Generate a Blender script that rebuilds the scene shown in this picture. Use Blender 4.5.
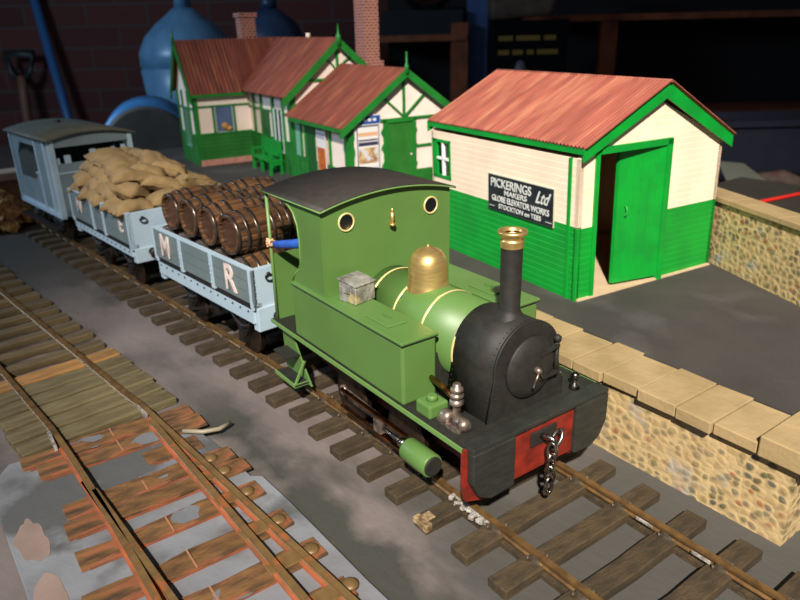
import bpy, bmesh, math, random
from mathutils import Vector, Matrix, noise
PI = math.pi
random.seed(7)
for o in list(bpy.data.objects): bpy.data.objects.remove(o)
SC = bpy.context.scene
COL = SC.collection

# ------------------------------------------------------------------ camera, world, lights, exposure
CAM = Vector((1.6854, -1.9550, 2.0352)); YAW, PITCH, ROLL, FPX = 2.51953, .378076, -.0237455, 689.4
fw = Vector((math.cos(PITCH)*math.cos(YAW), math.cos(PITCH)*math.sin(YAW), -math.sin(PITCH)))
rt = Vector((math.sin(YAW), -math.cos(YAW), 0)); up = rt.cross(fw)
rt2 = rt*math.cos(ROLL) + up*math.sin(ROLL); up2 = up*math.cos(ROLL) - rt*math.sin(ROLL)
cd = bpy.data.cameras.new('camera'); cam = bpy.data.objects.new('camera', cd); COL.objects.link(cam)
cam.matrix_world = Matrix(((rt2.x, up2.x, -fw.x, CAM.x), (rt2.y, up2.y, -fw.y, CAM.y), (rt2.z, up2.z, -fw.z, CAM.z), (0, 0, 0, 1)))
cd.sensor_width = 36; cd.lens = FPX/800*36; cd.clip_start = .02; cd.clip_end = 200
cd.dof.use_dof = True; cd.dof.focus_distance = 3.0; cd.dof.aperture_fstop = 1.9
SC.camera = cam

w = bpy.data.worlds.new('world'); SC.world = w; w.use_nodes = True
w.node_tree.nodes['Background'].inputs[0].default_value = (.75, .82, 1, 1)
w.node_tree.nodes['Background'].inputs[1].default_value = .09

def aim(o, tgt):
    o.rotation_euler = (Vector(tgt)-o.location).to_track_quat('-Z', 'Y').to_euler()
def spot(name, loc, tgt, power, color, angle, blend, size):
    l = bpy.data.lights.new(name, 'SPOT'); l.energy = power; l.color = color; l.spot_size = angle; l.spot_blend = blend; l.shadow_soft_size = size
    o = bpy.data.objects.new(name, l); COL.objects.link(o); o.location = loc; aim(o, tgt); return o
def area(name, loc, tgt, power, color, sx, sy):
    l = bpy.data.lights.new(name, 'AREA'); l.energy = power; l.color = color; l.shape = 'RECTANGLE'; l.size = sx; l.size_y = sy
    o = bpy.data.objects.new(name, l); COL.objects.link(o); o.location = loc; aim(o, tgt); return o
spot('lamp_key', (12.8, -11.8, 16.6), (-.5, 3.1, .6), 60000, (1, .925, .82), math.radians(33), 1, .35)
area('window_light', (-14, -9, 7), (-17, 2, 0), 1300, (.5, .74, 1), 4, 3)
area('cool_fill', (1, -12, 9), (-2, 0, 0), 110, (.72, .86, 1), 5, 4)  # added cool fill light, not an actual window

VS = SC.view_settings; VS.view_transform = 'Standard'; VS.look = 'None'; VS.exposure = 0; VS.gamma = 1; VS.use_curve_mapping = False

# ------------------------------------------------------------------ materials
def lin(c):
    return tuple(((v/255)/12.92 if v/255 <= .04045 else ((v/255+.055)/1.055)**2.4) for v in c)
MATS = {}
def mat(name, c1, c2=None, scale=8, rough=.6, metal=0, bump=0, bscale=None, stretch=(1, 1, 1), lo=.35, hi=.65, c3=None, s3=3, lo3=.55, hi3=.65, vary=0, spec=.5, detail=6):
    if name in MATS: return MATS[name]
    m = bpy.data.materials.new(name); m.use_nodes = True; nt = m.node_tree; N = nt.nodes; L = nt.links
    b = N['Principled BSDF']; b.inputs['Roughness'].default_value = rough; b.inputs['Metallic'].default_value = metal
    b.inputs['Specular IOR Level'].default_value = spec
    tc = N.new('ShaderNodeTexCoord'); mp = N.new('ShaderNodeMapping'); mp.inputs['Scale'].default_value = stretch
    L.new(tc.outputs['Object'], mp.inputs[0])
    col = None
    if c2:
        n = N.new('ShaderNodeTexNoise'); n.inputs['Scale'].default_value = scale; n.inputs['Detail'].default_value = detail; L.new(mp.outputs[0], n.inputs[0])
        mr = N.new('ShaderNodeMapRange'); mr.inputs[1].default_value = lo; mr.inputs[2].default_value = hi; L.new(n.outputs[0], mr.inputs[0])
        mx = N.new('ShaderNodeMix'); mx.data_type = 'RGBA'; L.new(mr.outputs[0], mx.inputs[0])
        mx.inputs[6].default_value = (*lin(c1), 1); mx.inputs[7].default_value = (*lin(c2), 1); col = mx.outputs[2]
        if c3:
            n3 = N.new('ShaderNodeTexNoise'); n3.inputs['Scale'].default_value = s3; n3.inputs['Detail'].default_value = 5; L.new(mp.outputs[0], n3.inputs[0])
            m3 = N.new('ShaderNodeMapRange'); m3.inputs[1].default_value = lo3; m3.inputs[2].default_value = hi3; L.new(n3.outputs[0], m3.inputs[0])
            mx3 = N.new('ShaderNodeMix'); mx3.data_type = 'RGBA'; L.new(m3.outputs[0], mx3.inputs[0]); L.new(col, mx3.inputs[6])
            mx3.inputs[7].default_value = (*lin(c3), 1); col = mx3.outputs[2]
    if vary:
        oi = N.new('ShaderNodeObjectInfo'); hs = N.new('ShaderNodeHueSaturation'); r = N.new('ShaderNodeMapRange')
        r.inputs[3].default_value = 1-vary; r.inputs[4].default_value = 1+vary; L.new(oi.outputs['Random'], r.inputs[0]); L.new(r.outputs[0], hs.inputs['Value'])
        if col: L.new(col, hs.inputs['Color'])
        else: hs.inputs['Color'].default_value = (*lin(c1), 1)
        col = hs.outputs[0]
    if col: L.new(col, b.inputs['Base Color'])
    else: b.inputs['Base Color'].default_value = (*lin(c1), 1)
    if bump:
        nb = N.new('ShaderNodeTexNoise'); nb.inputs['Scale'].default_value = bscale or scale*3; nb.inputs['Detail'].default_value = 5; L.new(mp.outputs[0], nb.inputs[0])
        bp = N.new('ShaderNodeBump'); bp.inputs['Strength'].default_value = bump; bp.inputs['Distance'].default_value = .02
        L.new(nb.outputs[0], bp.inputs['Height']); L.new(bp.outputs[0], b.inputs['Normal'])
    MATS[name] = m; return m
def boards(name, c1, c2, pitch, axis='Z', rough=.5, strength=.6, scale=5, stretch=(1, 1, 1)):
    """painted horizontal boards: a sawtooth groove every `pitch`"""
    m = mat(name, c1, c2, scale=scale, rough=rough, stretch=stretch); nt = m.node_tree; N = nt.nodes; L = nt.links; b = N['Principled BSDF']
    tc = N['Texture Coordinate'] if 'Texture Coordinate' in N else [n for n in N if n.type == 'TEX_COORD'][0]
    sx = N.new('ShaderNodeSeparateXYZ'); L.new(tc.outputs['Object'], sx.inputs[0])
    dv = N.new('ShaderNodeMath'); dv.operation = 'DIVIDE'; L.new(sx.outputs[axis], dv.inputs[0]); dv.inputs[1].default_value = pitch
    fr = N.new('ShaderNodeMath'); fr.operation = 'FRACT'; L.new(dv.outputs[0], fr.inputs[0])
    mr = N.new('ShaderNodeMapRange'); mr.inputs[1].default_value = .82; mr.inputs[2].default_value = 1; mr.inputs[3].default_value = 1; mr.inputs[4].default_value = 0
    L.new(fr.outputs[0], mr.inputs[0])
    bp = N.new('ShaderNodeBump'); bp.inputs['Strength'].default_value = strength; bp.inputs['Distance'].default_value = .01
    L.new(mr.outputs[0], bp.inputs['Height']); L.new(bp.outputs[0], b.inputs['Normal'])
    return m
def brick_mat(name, c1, c2, mortar, scale, bw=.5, rh=.25, ms=.02, swap=None, bump=.5, rough=.85, msm=.1):
    m = bpy.data.materials.new(name); m.use_nodes = True; nt = m.node_tree; N = nt.nodes; L = nt.links; b = N['Principled BSDF']; b.inputs['Roughness'].default_value = rough
    tc = N.new('ShaderNodeTexCoord'); sp = N.new('ShaderNodeSeparateXYZ'); cb = N.new('ShaderNodeCombineXYZ'); L.new(tc.outputs['Object'], sp.inputs[0])
    ad = N.new('ShaderNodeMath'); L.new(sp.outputs['X'], ad.inputs[0]); L.new(sp.outputs['Y'], ad.inputs[1])
    L.new(ad.outputs[0], cb.inputs['X']); L.new(sp.outputs['Z'], cb.inputs['Y'])
    br = N.new('ShaderNodeTexBrick'); L.new(cb.outputs[0], br.inputs[0]); br.inputs['Scale'].default_value = scale
    br.inputs['Brick Width'].default_value = bw; br.inputs['Row Height'].default_value = rh; br.inputs['Mortar Size'].default_value = ms; br.inputs['Mortar Smooth'].default_value = msm
    br.inputs['Color1'].default_value = (*lin(c1), 1); br.inputs['Color2'].default_value = (*lin(c2), 1); br.inputs['Mortar'].default_value = (*lin(mortar), 1)
    L.new(br.outputs[0], b.inputs['Base Color'])
    bp = N.new('ShaderNodeBump'); bp.invert = True; bp.inputs['Strength'].default_value = bump; bp.inputs['Distance'].default_value = .02
    L.new(br.outputs[1], bp.inputs['Height']); L.new(bp.outputs[0], b.inputs['Normal'])
    return m
def cobble_mat(name):
    m = bpy.data.materials.new(name); m.use_nodes = True; nt = m.node_tree; N = nt.nodes; L = nt.links; b = N['Principled BSDF']; b.inputs['Roughness'].default_value = .6
    tc = N.new('ShaderNodeTexCoord'); mp = N.new('ShaderNodeMapping'); mp.inputs['Scale'].default_value = (1, 1, 1.2); L.new(tc.outputs['Object'], mp.inputs[0])
    nz = N.new('ShaderNodeTexNoise'); nz.inputs['Scale'].default_value = 11; L.new(mp.outputs[0], nz.inputs[0])
    va = N.new('ShaderNodeMix'); va.data_type = 'RGBA'; va.blend_type = 'ADD'; va.inputs[0].default_value = .05; L.new(mp.outputs[0], va.inputs[6]); L.new(nz.outputs['Color'], va.inputs[7])
    v = N.new('ShaderNodeTexVoronoi'); v.inputs['Scale'].default_value = 22; v.inputs['Randomness'].default_value = .75; L.new(va.outputs[2], v.inputs[0])
    sp = N.new('ShaderNodeSeparateColor'); L.new(v.outputs['Color'], sp.inputs[0])
    cr = N.new('ShaderNodeValToRGB'); e = cr.color_ramp; e.interpolation = 'CONSTANT'; e.elements[0].position = 0; e.elements[0].color = (*lin((96, 88, 60)), 1); e.elements[1].position = .9; e.elements[1].color = (*lin((140, 72, 42)), 1)
    for p, c in ((.2, (84, 86, 74)), (.4, (150, 128, 88)), (.5, (86, 78, 76)), (.65, (186, 158, 108)), (.75, (78, 86, 58))):
        x = e.elements.new(p); x.color = (*lin(c), 1)
    L.new(sp.outputs[0], cr.inputs[0])
    r1 = N.new('ShaderNodeMapRange'); r1.inputs[1].default_value = .30; r1.inputs[2].default_value = .50; r1.inputs[3].default_value = 1; r1.inputs[4].default_value = 0; L.new(v.outputs['Distance'], r1.inputs[0])
    n2 = N.new('ShaderNodeTexNoise'); n2.inputs['Scale'].default_value = 2.6; n2.inputs['Detail'].default_value = 7; L.new(mp.outputs[0], n2.inputs[0])
    r2 = N.new('ShaderNodeMapRange'); r2.inputs[1].default_value = .36; r2.inputs[2].default_value = .6; r2.inputs[3].default_value = 1; r2.inputs[4].default_value = .45; L.new(n2.outputs[0], r2.inputs[0])
    mu = N.new('ShaderNodeMath'); mu.operation = 'MULTIPLY'; L.new(r1.outputs[0], mu.inputs[0]); L.new(r2.outputs[0], mu.inputs[1])
    base = N.new('ShaderNodeMix'); base.data_type = 'RGBA'; base.inputs[6].default_value = (*lin((196, 172, 126)), 1); base.inputs[7].default_value = (*lin((170, 144, 102)), 1); L.new(nz.outputs[0], base.inputs[0])
    mx = N.new('ShaderNodeMix'); mx.data_type = 'RGBA'; L.new(mu.outputs[0], mx.inputs[0]); L.new(base.outputs[2], mx.inputs[6]); L.new(cr.outputs[0], mx.inputs[7])
    n4 = N.new('ShaderNodeTexNoise'); n4.inputs['Scale'].default_value = 5; n4.inputs['Detail'].default_value = 9; L.new(tc.outputs['Object'], n4.inputs[0])
    r4 = N.new('ShaderNodeMapRange'); r4.inputs[1].default_value = .6; r4.inputs[2].default_value = .7; r4.inputs[4].default_value = .6; L.new(n4.outputs[0], r4.inputs[0])
    m4 = N.new('ShaderNodeMix'); m4.data_type = 'RGBA'; L.new(r4.outputs[0], m4.inputs[0]); L.new(mx.outputs[2], m4.inputs[6]); m4.inputs[7].default_value = (*lin((150, 152, 154)), 1)
    L.new(m4.outputs[2], b.inputs['Base Color'])
    bp = N.new('ShaderNodeBump'); bp.inputs['Strength'].default_value = .35; bp.inputs['Distance'].default_value = .02; bp.invert = True
    n3 = N.new('ShaderNodeMath'); n3.operation = 'ADD'; L.new(v.outputs['Distance'], n3.inputs[0]); L.new(nz.outputs[0], n3.inputs[1])
    L.new(n3.outputs[0], bp.inputs['Height']); L.new(bp.outputs[0], b.inputs['Normal'])
    return m

M_LGREEN = mat('loco_green', (88, 124, 62), (84, 118, 58), 4, rough=.45)
M_LGREEN2 = mat('loco_green_edge', (104, 140, 76), rough=.4)
M_BLACK = mat('matt_black', (34, 33, 30), (42, 41, 37), 25, rough=.6, bump=.06, bscale=90, spec=.35)
M_ROOFBLK = mat('cab_roof_black', (44, 40, 36), (52, 47, 42), 18, rough=.6, bump=.2, bscale=120)
M_BEAMBLK = mat('buffer_black', (35, 37, 33), (46, 47, 42), 12, rough=.55, stretch=(1, 1, 5), bump=.2)
M_BRASS = mat('brass', (226, 196, 128), (210, 174, 108), 14, rough=.36, metal=.8, stretch=(1, 1, 6))
M_BAND = mat('brass_band', (232, 214, 150), rough=.35, metal=.3)
M_COPPER = mat('copper', (190, 120, 70), (120, 75, 40), 12, rough=.3, metal=1)
M_STEEL = mat('bright_steel', (190, 185, 178), (110, 105, 98), 25, rough=.25, metal=1)
M_PEWTER = mat('worn_pewter', (176, 160, 146), (96, 84, 76), 30, rough=.4, metal=.75)
M_LEAD = mat('grey_lead', (176, 172, 166), (110, 104, 100), 16, rough=.5, metal=.3, bump=.4, bscale=40, c3=(190, 172, 125), s3=10)
M_RED = mat('beam_red', (146, 40, 25), (96, 28, 19), 8, rough=.5, stretch=(1, 1, 2))
M_FRAME = mat('frame_red', (96, 34, 28), (60, 24, 20), 9, rough=.6)
M_DARKM = mat('dark_metal', (28, 25, 23), (42, 34, 29), 20, rough=.5, metal=.3)
M_WHEEL = mat('wheel_black', (26, 24, 24), rough=.5)
M_TYRE = mat('wheel_tyre', (74, 58, 46), (44, 34, 28), 15, rough=.4, metal=.7)
M_SLEEPER = mat('sleeper_wood', (72, 58, 38), (50, 41, 27), 9, rough=.75, stretch=(3, 1, 3), bump=.35, bscale=30, vary=.16)
M_SLEEPER2 = mat('sleeper_pale', (116, 104, 72), (86, 74, 48), 7, rough=.8, stretch=(3, .6, 3), bump=.3, bscale=30, vary=.2)
M_SLEEPER3 = mat('sleeper_olive', (104, 88, 58), (76, 62, 40), 7, rough=.8, stretch=(3, .6, 3), bump=.3, bscale=30, vary=.2)
M_TAN = mat('sleeper_tan', (172, 126, 70), (128, 92, 50), 7, rough=.7, stretch=(3, .6, 3), bump=.3, bscale=30)
M_SLEEPRUST = mat('sleeper_rust', (124, 88, 50), (78, 56, 34), 9, rough=.7, stretch=(2.5, .7, 2), bump=.45, bscale=16, c3=(142, 86, 54), s3=6, lo3=.54, hi3=.62, vary=.15, lo=.42, hi=.62)
M_SMEAR = mat('grey_smear', (116, 118, 124), (96, 98, 100), 6, rough=.75)
M_RAIL = mat('rail_side', (132, 100, 60), (98, 74, 46), 20, rough=.45, metal=.45)
M_RAILR = mat('rail_rust', (128, 100, 62), (106, 82, 50), 12, rough=.5, metal=.2, c3=(160, 96, 56), s3=6, lo3=.56, hi3=.62)
M_CHAIR = mat('rail_chair', (78, 66, 52), (120, 108, 94), 30, rough=.4, metal=.5)
M_SOLDER = mat('solder', (178, 174, 168), (118, 110, 102), 30, rough=.4, metal=0, bump=.5)
M_SGREEN = boards('shed_green_boards', (0, 148, 44), (8, 134, 42), .040, strength=.35)
M_SCREAM = boards('shed_cream_boards', (240, 221, 196), (232, 211, 185), .040, strength=.18)
M_SGREENP = mat('shed_green_paint', (0, 150, 46), (6, 132, 44), 6, rough=.45)
M_CREAM = mat('cream_paint', (252, 236, 214), (244, 226, 204), 5, rough=.6)
M_CORR = mat('corrugated_red', (154, 82, 66), (128, 64, 50), 5, rough=.65, stretch=(3, .5, .5), c3=(168, 106, 80), s3=4, lo3=.5, hi3=.7)
M_CORR2 = mat('corrugated_brown', (122, 58, 42), (96, 46, 34), 5, rough=.7, stretch=(3, .5, .5), c3=(136, 78, 54), s3=4, lo3=.5, hi3=.7)
M_CORR3 = mat('corrugated_brown_wing', (122, 58, 42), (96, 46, 34), 5, rough=.7, stretch=(.5, 3, .5), c3=(136, 78, 54), s3=4, lo3=.5, hi3=.7)
M_STGREEN = mat('station_green', (28, 124, 40), (22, 108, 36), 6, rough=.5)
M_STGREENB = boards('station_green_boards', (34, 112, 38), (26, 96, 32), .05, strength=.5)
M_PLAT = mat('platform_tarmac', (55, 51, 49), (64, 59, 56), 3, rough=.8, bump=.12, bscale=60, c3=(72, 68, 67), s3=2)
M_COPING = mat('coping_stone', (168, 144, 104), (150, 128, 90), 5, rough=.75, bump=.2, bscale=25, vary=.05)
M_STONE = cobble_mat('rubble_stone')
M_GRAYW = mat('wagon_grey', (108, 122, 124), (100, 113, 116), 6, rough=.6)
M_PALEW = mat('wagon_pale_blue', (172, 192, 206), (162, 183, 198), 6, rough=.55)
M_LETTER = mat('letter_white', (226, 208, 200), (205, 190, 182), 20, rough=.6)
M_WOODB = mat('barrel_wood', (108, 74, 44), (52, 36, 25), 5, rough=.38, stretch=(6, 6, 1), vary=.25)
M_BHEAD = mat('barrel_head', (86, 58, 40), (60, 40, 28), 10, rough=.4, stretch=(8, 1, 1), vary=.2)
M_HOOP = mat('barrel_hoop', (96, 86, 78), (54, 46, 42), 14, rough=.3, metal=.7)
M_SACK = mat('hessian', (150, 124, 84), (132, 108, 70), 10, rough=.9, bump=.4, bscale=90, vary=.06)
M_DGLASS = mat('dark_glass', (20, 24, 26), rough=.12)
M_SKIN = mat('skin', (226, 176, 140), rough=.6)
M_BLUE = mat('blue_jacket', (34, 84, 176), (24, 66, 150), 12, rough=.7)

# ------------------------------------------------------------------ helpers
def empty(name, loc=(0, 0, 0), rz=0, label=None, cat=None, group=None):
    o = bpy.data.objects.new(name, None); COL.objects.link(o); o.location = loc; o.rotation_euler = (0, 0, rz); o.empty_display_size = .1
    return tag(o, label, cat, group)
def tag(o, label=None, cat=None, group=None, kind=None):
    if label: o['label'] = label
    if cat: o['category'] = cat
    if group: o['group'] = group
    if kind: o['kind'] = kind
    return o
class MB:
    def __init__(s): s.bm = bmesh.new()
    def box(s, x0, x1, y0, y1, z0, z1, M=None):
        v = [s.bm.verts.new((x, y, z)) for x in (x0, x1) for y in (y0, y1) for z in (z0, z1)]
        for f in ((0, 1, 3, 2), (4, 6, 7, 5), (0, 4, 5, 1), (2, 3, 7, 6), (0, 2, 6, 4), (1, 5, 7, 3)): s.bm.faces.new([v[i] for i in f])
        if M is not None:
            for q in v: q.co = M @ q.co
        return s
    def beam(s, a, b, wd, ht, upv=(0, 0, 1)):
        a = Vector(a); b = Vector(b); d = (b-a).normalized(); u = Vector(upv); r = d.cross(u).normalized(); u = r.cross(d).normalized()
        v = [s.bm.verts.new(p + r*sx*wd/2 + u*sz*ht/2) for p in (a, b) for sx in (-1, 1) for sz in (-1, 1)]
        for f in ((0, 1, 3, 2), (4, 6, 7, 5), (0, 4, 5, 1), (2, 3, 7, 6), (0, 2, 6, 4), (1, 5, 7, 3)): s.bm.faces.new([v[i] for i in f])
        return s
    def cyl(s, a, b, r0, r1=None, seg=20, caps=True):
        r1 = r0 if r1 is None else r1
        return s.lathe([(0, r0), ((Vector(b)-Vector(a)).length, r1)], a, Vector(b)-Vector(a), seg, caps)
    def lathe(s, prof, org=(0, 0, 0), axis=(0, 0, 1), seg=32, caps=True):
        ax = Vector(axis).normalized(); t = Vector((1, 0, 0)) if abs(ax.x) < .9 else Vector((0, 1, 0)); u = ax.cross(t).normalized(); v = ax.cross(u); org = Vector(org)
        rings = [[s.bm.verts.new(org + ax*h + (u*math.cos(2*PI*k/seg)+v*math.sin(2*PI*k/seg))*max(r, 1e-5)) for k in range(seg)] for h, r in prof]
        for A, B in zip(rings, rings[1:]):
            for k in range(seg): f = s.bm.faces.new((A[k], A[(k+1) % seg], B[(k+1) % seg], B[k])); f.smooth = True
        if caps:
            for R, rev in ((rings[0], True), (rings[-1], False)): s.bm.faces.new(R[::-1] if rev else R)
        return s
    def prism(s, pts, axis, a, b, smooth=False):
        """pts 2D polygon in the plane normal to axis ('X': y,z  'Y': x,z  'Z': x,y), extruded from a to b"""
        def P(p, h): return {'X': (h, p[0], p[1]), 'Y': (p[0], h, p[1]), 'Z': (p[0], p[1], h)}[axis]
        A = [s.bm.verts.new(P(p, a)) for p in pts]; B = [s.bm.verts.new(P(p, b)) for p in pts]; n = len(pts)
        s.bm.faces.new(A[::-1]); s.bm.faces.new(B)
        for k in range(n): f = s.bm.faces.new((A[k], A[(k+1) % n], B[(k+1) % n], B[k])); f.smooth = smooth
        return s
    def tube(s, pts, r, seg=8):
        pts = [Vector(p) for p in pts]; rings = []
        for i, p in enumerate(pts):
            d = (pts[min(i+1, len(pts)-1)]-pts[max(i-1, 0)]).normalized(); t = Vector((0, 0, 1)) if abs(d.z) < .9 else Vector((1, 0, 0)); u = d.cross(t).normalized(); v = d.cross(u)
            rr = r[i] if isinstance(r, (list, tuple)) else r
            rings.append([s.bm.verts.new(p+(u*math.cos(2*PI*k/seg)+v*math.sin(2*PI*k/seg))*rr) for k in range(seg)])
        for A, B in zip(rings, rings[1:]):
            for k in range(seg): f = s.bm.faces.new((A[k], A[(k+1) % seg], B[(k+1) % seg], B[k])); f.smooth = True
        s.bm.faces.new(rings[0][::-1]); s.bm.faces.new(rings[-1]); return s
    def torus(s, c, ax1, ax2, R1, R2, r, seg=24, sec=8):
        """ring lying in the plane of ax1, ax2"""
        c = Vector(c); a = Vector(ax1).normalized(); b = Vector(ax2).normalized(); n = a.cross(b); rings = []
        for i in range(seg):
            t = 2*PI*i/seg; p = c+a*R1*math.cos(t)+b*R2*math.sin(t); d = (a*math.cos(t)/1+b*math.sin(t)).normalized()
            rings.append([s.bm.verts.new(p+(d*math.cos(2*PI*k/sec)+n*math.sin(2*PI*k/sec))*r) for k in range(sec)])
        for i in range(seg):
            A = rings[i]; B = rings[(i+1) % seg]
            for k in range(sec): f = s.bm.faces.new((A[k], A[(k+1) % sec], B[(k+1) % sec], B[k])); f.smooth = True
        return s
    def quad(s, *p):
        s.bm.faces.new([s.bm.verts.new(q) for q in p]); return s
    def xf(s, f):
        for v in s.bm.verts: v.co = Vector(f(v.co))
        return s
    def build(s, name, m, parent=None, bevel=0, loc=None):
        bmesh.ops.recalc_face_normals(s.bm, faces=s.bm.faces)
        me = bpy.data.meshes.new(name); s.bm.to_mesh(me); s.bm.free(); me.materials.append(m)
        o = bpy.data.objects.new(name, me); COL.objects.link(o)
        if parent: o.parent = parent
        if loc: o.location = loc
        if bevel:
            b = o.modifiers.new('bevel', 'BEVEL'); b.width = bevel; b.segments = 2; b.limit_method = 'ANGLE'; b.angle_limit = math.radians(40)
        return o
def B(name, dims, m, parent=None, bevel=0): return MB().box(*dims).build(name, m, parent, bevel)
def text(name, s, m, parent, size, M, extrude=.002, sx=1, font_shear=0):
    c = bpy.data.curves.new(name, 'FONT'); c.body = s; c.size = size; c.extrude = extrude; c.align_x = 'CENTER'; c.align_y = 'CENTER'; c.shear = font_shear; c.offset = size*.014
    t = bpy.data.objects.new('tmp', c); COL.objects.link(t)
    me = bpy.data.meshes.new_from_object(t.evaluated_get(bpy.context.evaluated_depsgraph_get())); bpy.data.objects.remove(t)
    me.transform(M @ Matrix.Diagonal((sx, 1, 1, 1))); me.materials.clear(); me.materials.append(m)
    o = bpy.data.objects.new(name, me); COL.objects.link(o); o.parent = parent; return o
def frame(origin, xdir, ydir):
    x = Vector(xdir).normalized(); y = Vector(ydir).normalized(); z = x.cross(y); o = Vector(origin)
    return Matrix(((x.x, y.x, z.x, o.x), (x.y, y.y, z.y, o.y), (x.z, y.z, z.z, o.z), (0, 0, 0, 1)))
def copy_tree(o, parent=None):
    c = o.copy(); COL.objects.link(c); c.parent = parent
    for ch in o.children: copy_tree(ch, c)
    return c
def ycen(x):
    t = -(x+1.35); return -.10*(math.sqrt(t*t+.3)+t)/2
def head(x): return math.atan((ycen(x+.01)-ycen(x-.01))/.02)

# ------------------------------------------------------------------ garage shell (room turned to face the layout)
RM = empty('_tmp')
RA = YAW
def room(a, b, z):  # a forward into the room, b to the right, from the camera's foot
    return Vector((CAM.x+math.cos(RA)*a+math.sin(RA)*b, CAM.y+math.sin(RA)*a-math.cos(RA)*b, z))
bpy.data.objects.remove(RM)
def rplace(o, a, b, z, rz=0): o.location = room(a, b, z); o.rotation_euler = (0, 0, RA+rz); return o   # local x = into the room, local y = left
M_BRICK = brick_mat('garage_brick', (80, 30, 24), (60, 24, 20), (66, 50, 46), 1, 2.3, .76, .05)
rplace(tag(B('wall_back', (0, .8, -40, 40, -9, 22), M_BRICK), kind='structure'), 28, 0, 0)
rplace(tag(B('floor', (-45, 30, -40, 40, -9.2, -9), mat('garage_floor', (46, 42, 40), (34, 30, 28), 2, rough=.9)), kind='structure'), 0, 0, 0)

# ------------------------------------------------------------------ layout ground
def ground_mat():
    m = mat('ground_paint', (120, 109, 106), (98, 89, 87), 2.2, rough=.85, bump=.25, bscale=14, c3=(70, 67, 62), s3=1.1, lo3=.5, hi3=.6, stretch=(.7, 1.3, 1))
    nt = m.node_tree; N = nt.nodes; L = nt.links; b = N['Principled BSDF']; src = b.inputs['Base Color'].links[0].from_socket
    tc = [n for n in N if n.type == 'TEX_COORD'][0]; sp = N.new('ShaderNodeSeparateXYZ'); L.new(tc.outputs['Object'], sp.inputs[0])
    nz = N.new('ShaderNodeTexNoise'); nz.inputs['Scale'].default_value = 3; nz.inputs['Detail'].default_value = 7; L.new(tc.outputs['Object'], nz.inputs[0])
    def g(c, wd, soft, x0, x1):   # a streak of colour along the track, with a ragged edge
        a = N.new('ShaderNodeMath'); a.operation = 'SUBTRACT'; L.new(sp.outputs['Y'], a.inputs[0]); a.inputs[1].default_value = c
        ab = N.new('ShaderNodeMath'); ab.operation = 'ABSOLUTE'; L.new(a.outputs[0], ab.inputs[0])
        n = N.new('ShaderNodeMath'); n.operation = 'MULTIPLY_ADD'; L.new(nz.outputs[0], n.inputs[0]); n.inputs[1].default_value = .5; L.new(ab.outputs[0], n.inputs[2])
        r = N.new('ShaderNodeMapRange'); r.inputs[1].default_value = wd+.25; r.inputs[2].default_value = wd+.25+soft; r.inputs[3].default_value = 1; r.inputs[4].default_value = 0; L.new(n.outputs[0], r.inputs[0])
        rx = N.new('ShaderNodeMapRange'); rx.inputs[1].default_value = x0; rx.inputs[2].default_value = x1; L.new(sp.outputs['X'], rx.inputs[0])
        mu = N.new('ShaderNodeMath'); mu.operation = 'MULTIPLY'; L.new(r.outputs[0], mu.inputs[0]); L.new(rx.outputs[0], mu.inputs[1]); return mu.outputs[0]
    def mixin(src, fac, c):
        x = N.new('ShaderNodeMix'); x.data_type = 'RGBA'; L.new(fac, x.inputs[0]); L.new(src, x.inputs[6]); x.inputs[7].default_value = (*lin(c), 1); return x.outputs[2]
    src = mixin(src, g(-.80, .06, .12, -2.3, -1.6), (62, 61, 55))
    src = mixin(src, g(.3, .75, .15, -.9, .1), (72, 70, 66))
    src = mixin(src, g(-.6, 1.0, .4, -3.2, -5.2), (52, 47, 40))  # dim light over the far ground, put into its colour
    L.new(src, b.inputs['Base Color']); return m
tag(MB().prism([(-9.8, -3.2), (2.6, -3.2), (2.6, 2.2), (-3.2, 2.2), (-3.2, 5.2), (-9.8, 5.2)], 'Z', -.25, 0).build('floor_layout', ground_mat()), kind='structure')
tag(B('floor_side_board', (-3.2, 2.6, 2.2, 7.4, -.25, 0), mat('dark_board', (46, 42, 32), (32, 30, 24), 1.5, rough=.9)), kind='structure')  # darker, more olive colour than the layout ground beside it

# platform
PZ = .434
tag(MB().prism([(-8.6, .92), (.62, .92), (.62, 2.12), (-3.2, 3.8), (-8.6, 3.8)], 'Z', 0, PZ).build('floor_platform', M_PLAT), kind='structure')
def rubble_wall(name, x0, x1, y0, y1, z0, z1, kind=None):
    m = MB(); bm = m.bm
    m.box(x0, x1, y0, y1, z0, z1); o = m.build(name, M_STONE, None); return o
tag(rubble_wall('wall_platform', -8.6, .75, .62, .9, 0, .385), kind='structure')
tag(rubble_wall('wall_platform_end', .62, .755, .9, 2.05, 0, .385), kind='structure')
# coping stones along the front edge, one by one
x = .60; i = 0; prev = None
descs = ['first coping stone from the open end of the platform edge', 'second coping stone from the open end of the platform edge', 'third coping stone from the open end of the platform edge', 'fourth coping stone from the open end of the platform edge',
         'fifth coping stone from the open end, beside the locomotive buffer beam', 'sixth coping stone from the open end, beside the smokebox', 'seventh coping stone from the open end, behind the chimney']
while x > -8.4:
    L_ = random.uniform(.17, .24) if x > -2 else .3
    dz = random.uniform(-.004, .006); dy = random.uniform(-.012, .008); dy2 = random.uniform(-.02, .02)
    m = MB().prism([(x-L_+.003, .585+dy), (x-.003, .585+dy+random.uniform(-.006, .006)), (x-.003, .92+dy2), (x-L_+.003, .92+dy2+random.uniform(-.01, .01))], 'Z', .385, PZ+.006+dz)
    o = m.build('coping_stone', M_COPING, None, .004)
    tag(o, descs[i] if i < len(descs) else 'buff coping stone on the platform edge hidden behind the train', 'stone', 'coping stones along the platform edge')
    x -= L_; i += 1
y = .575; i = 0
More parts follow.
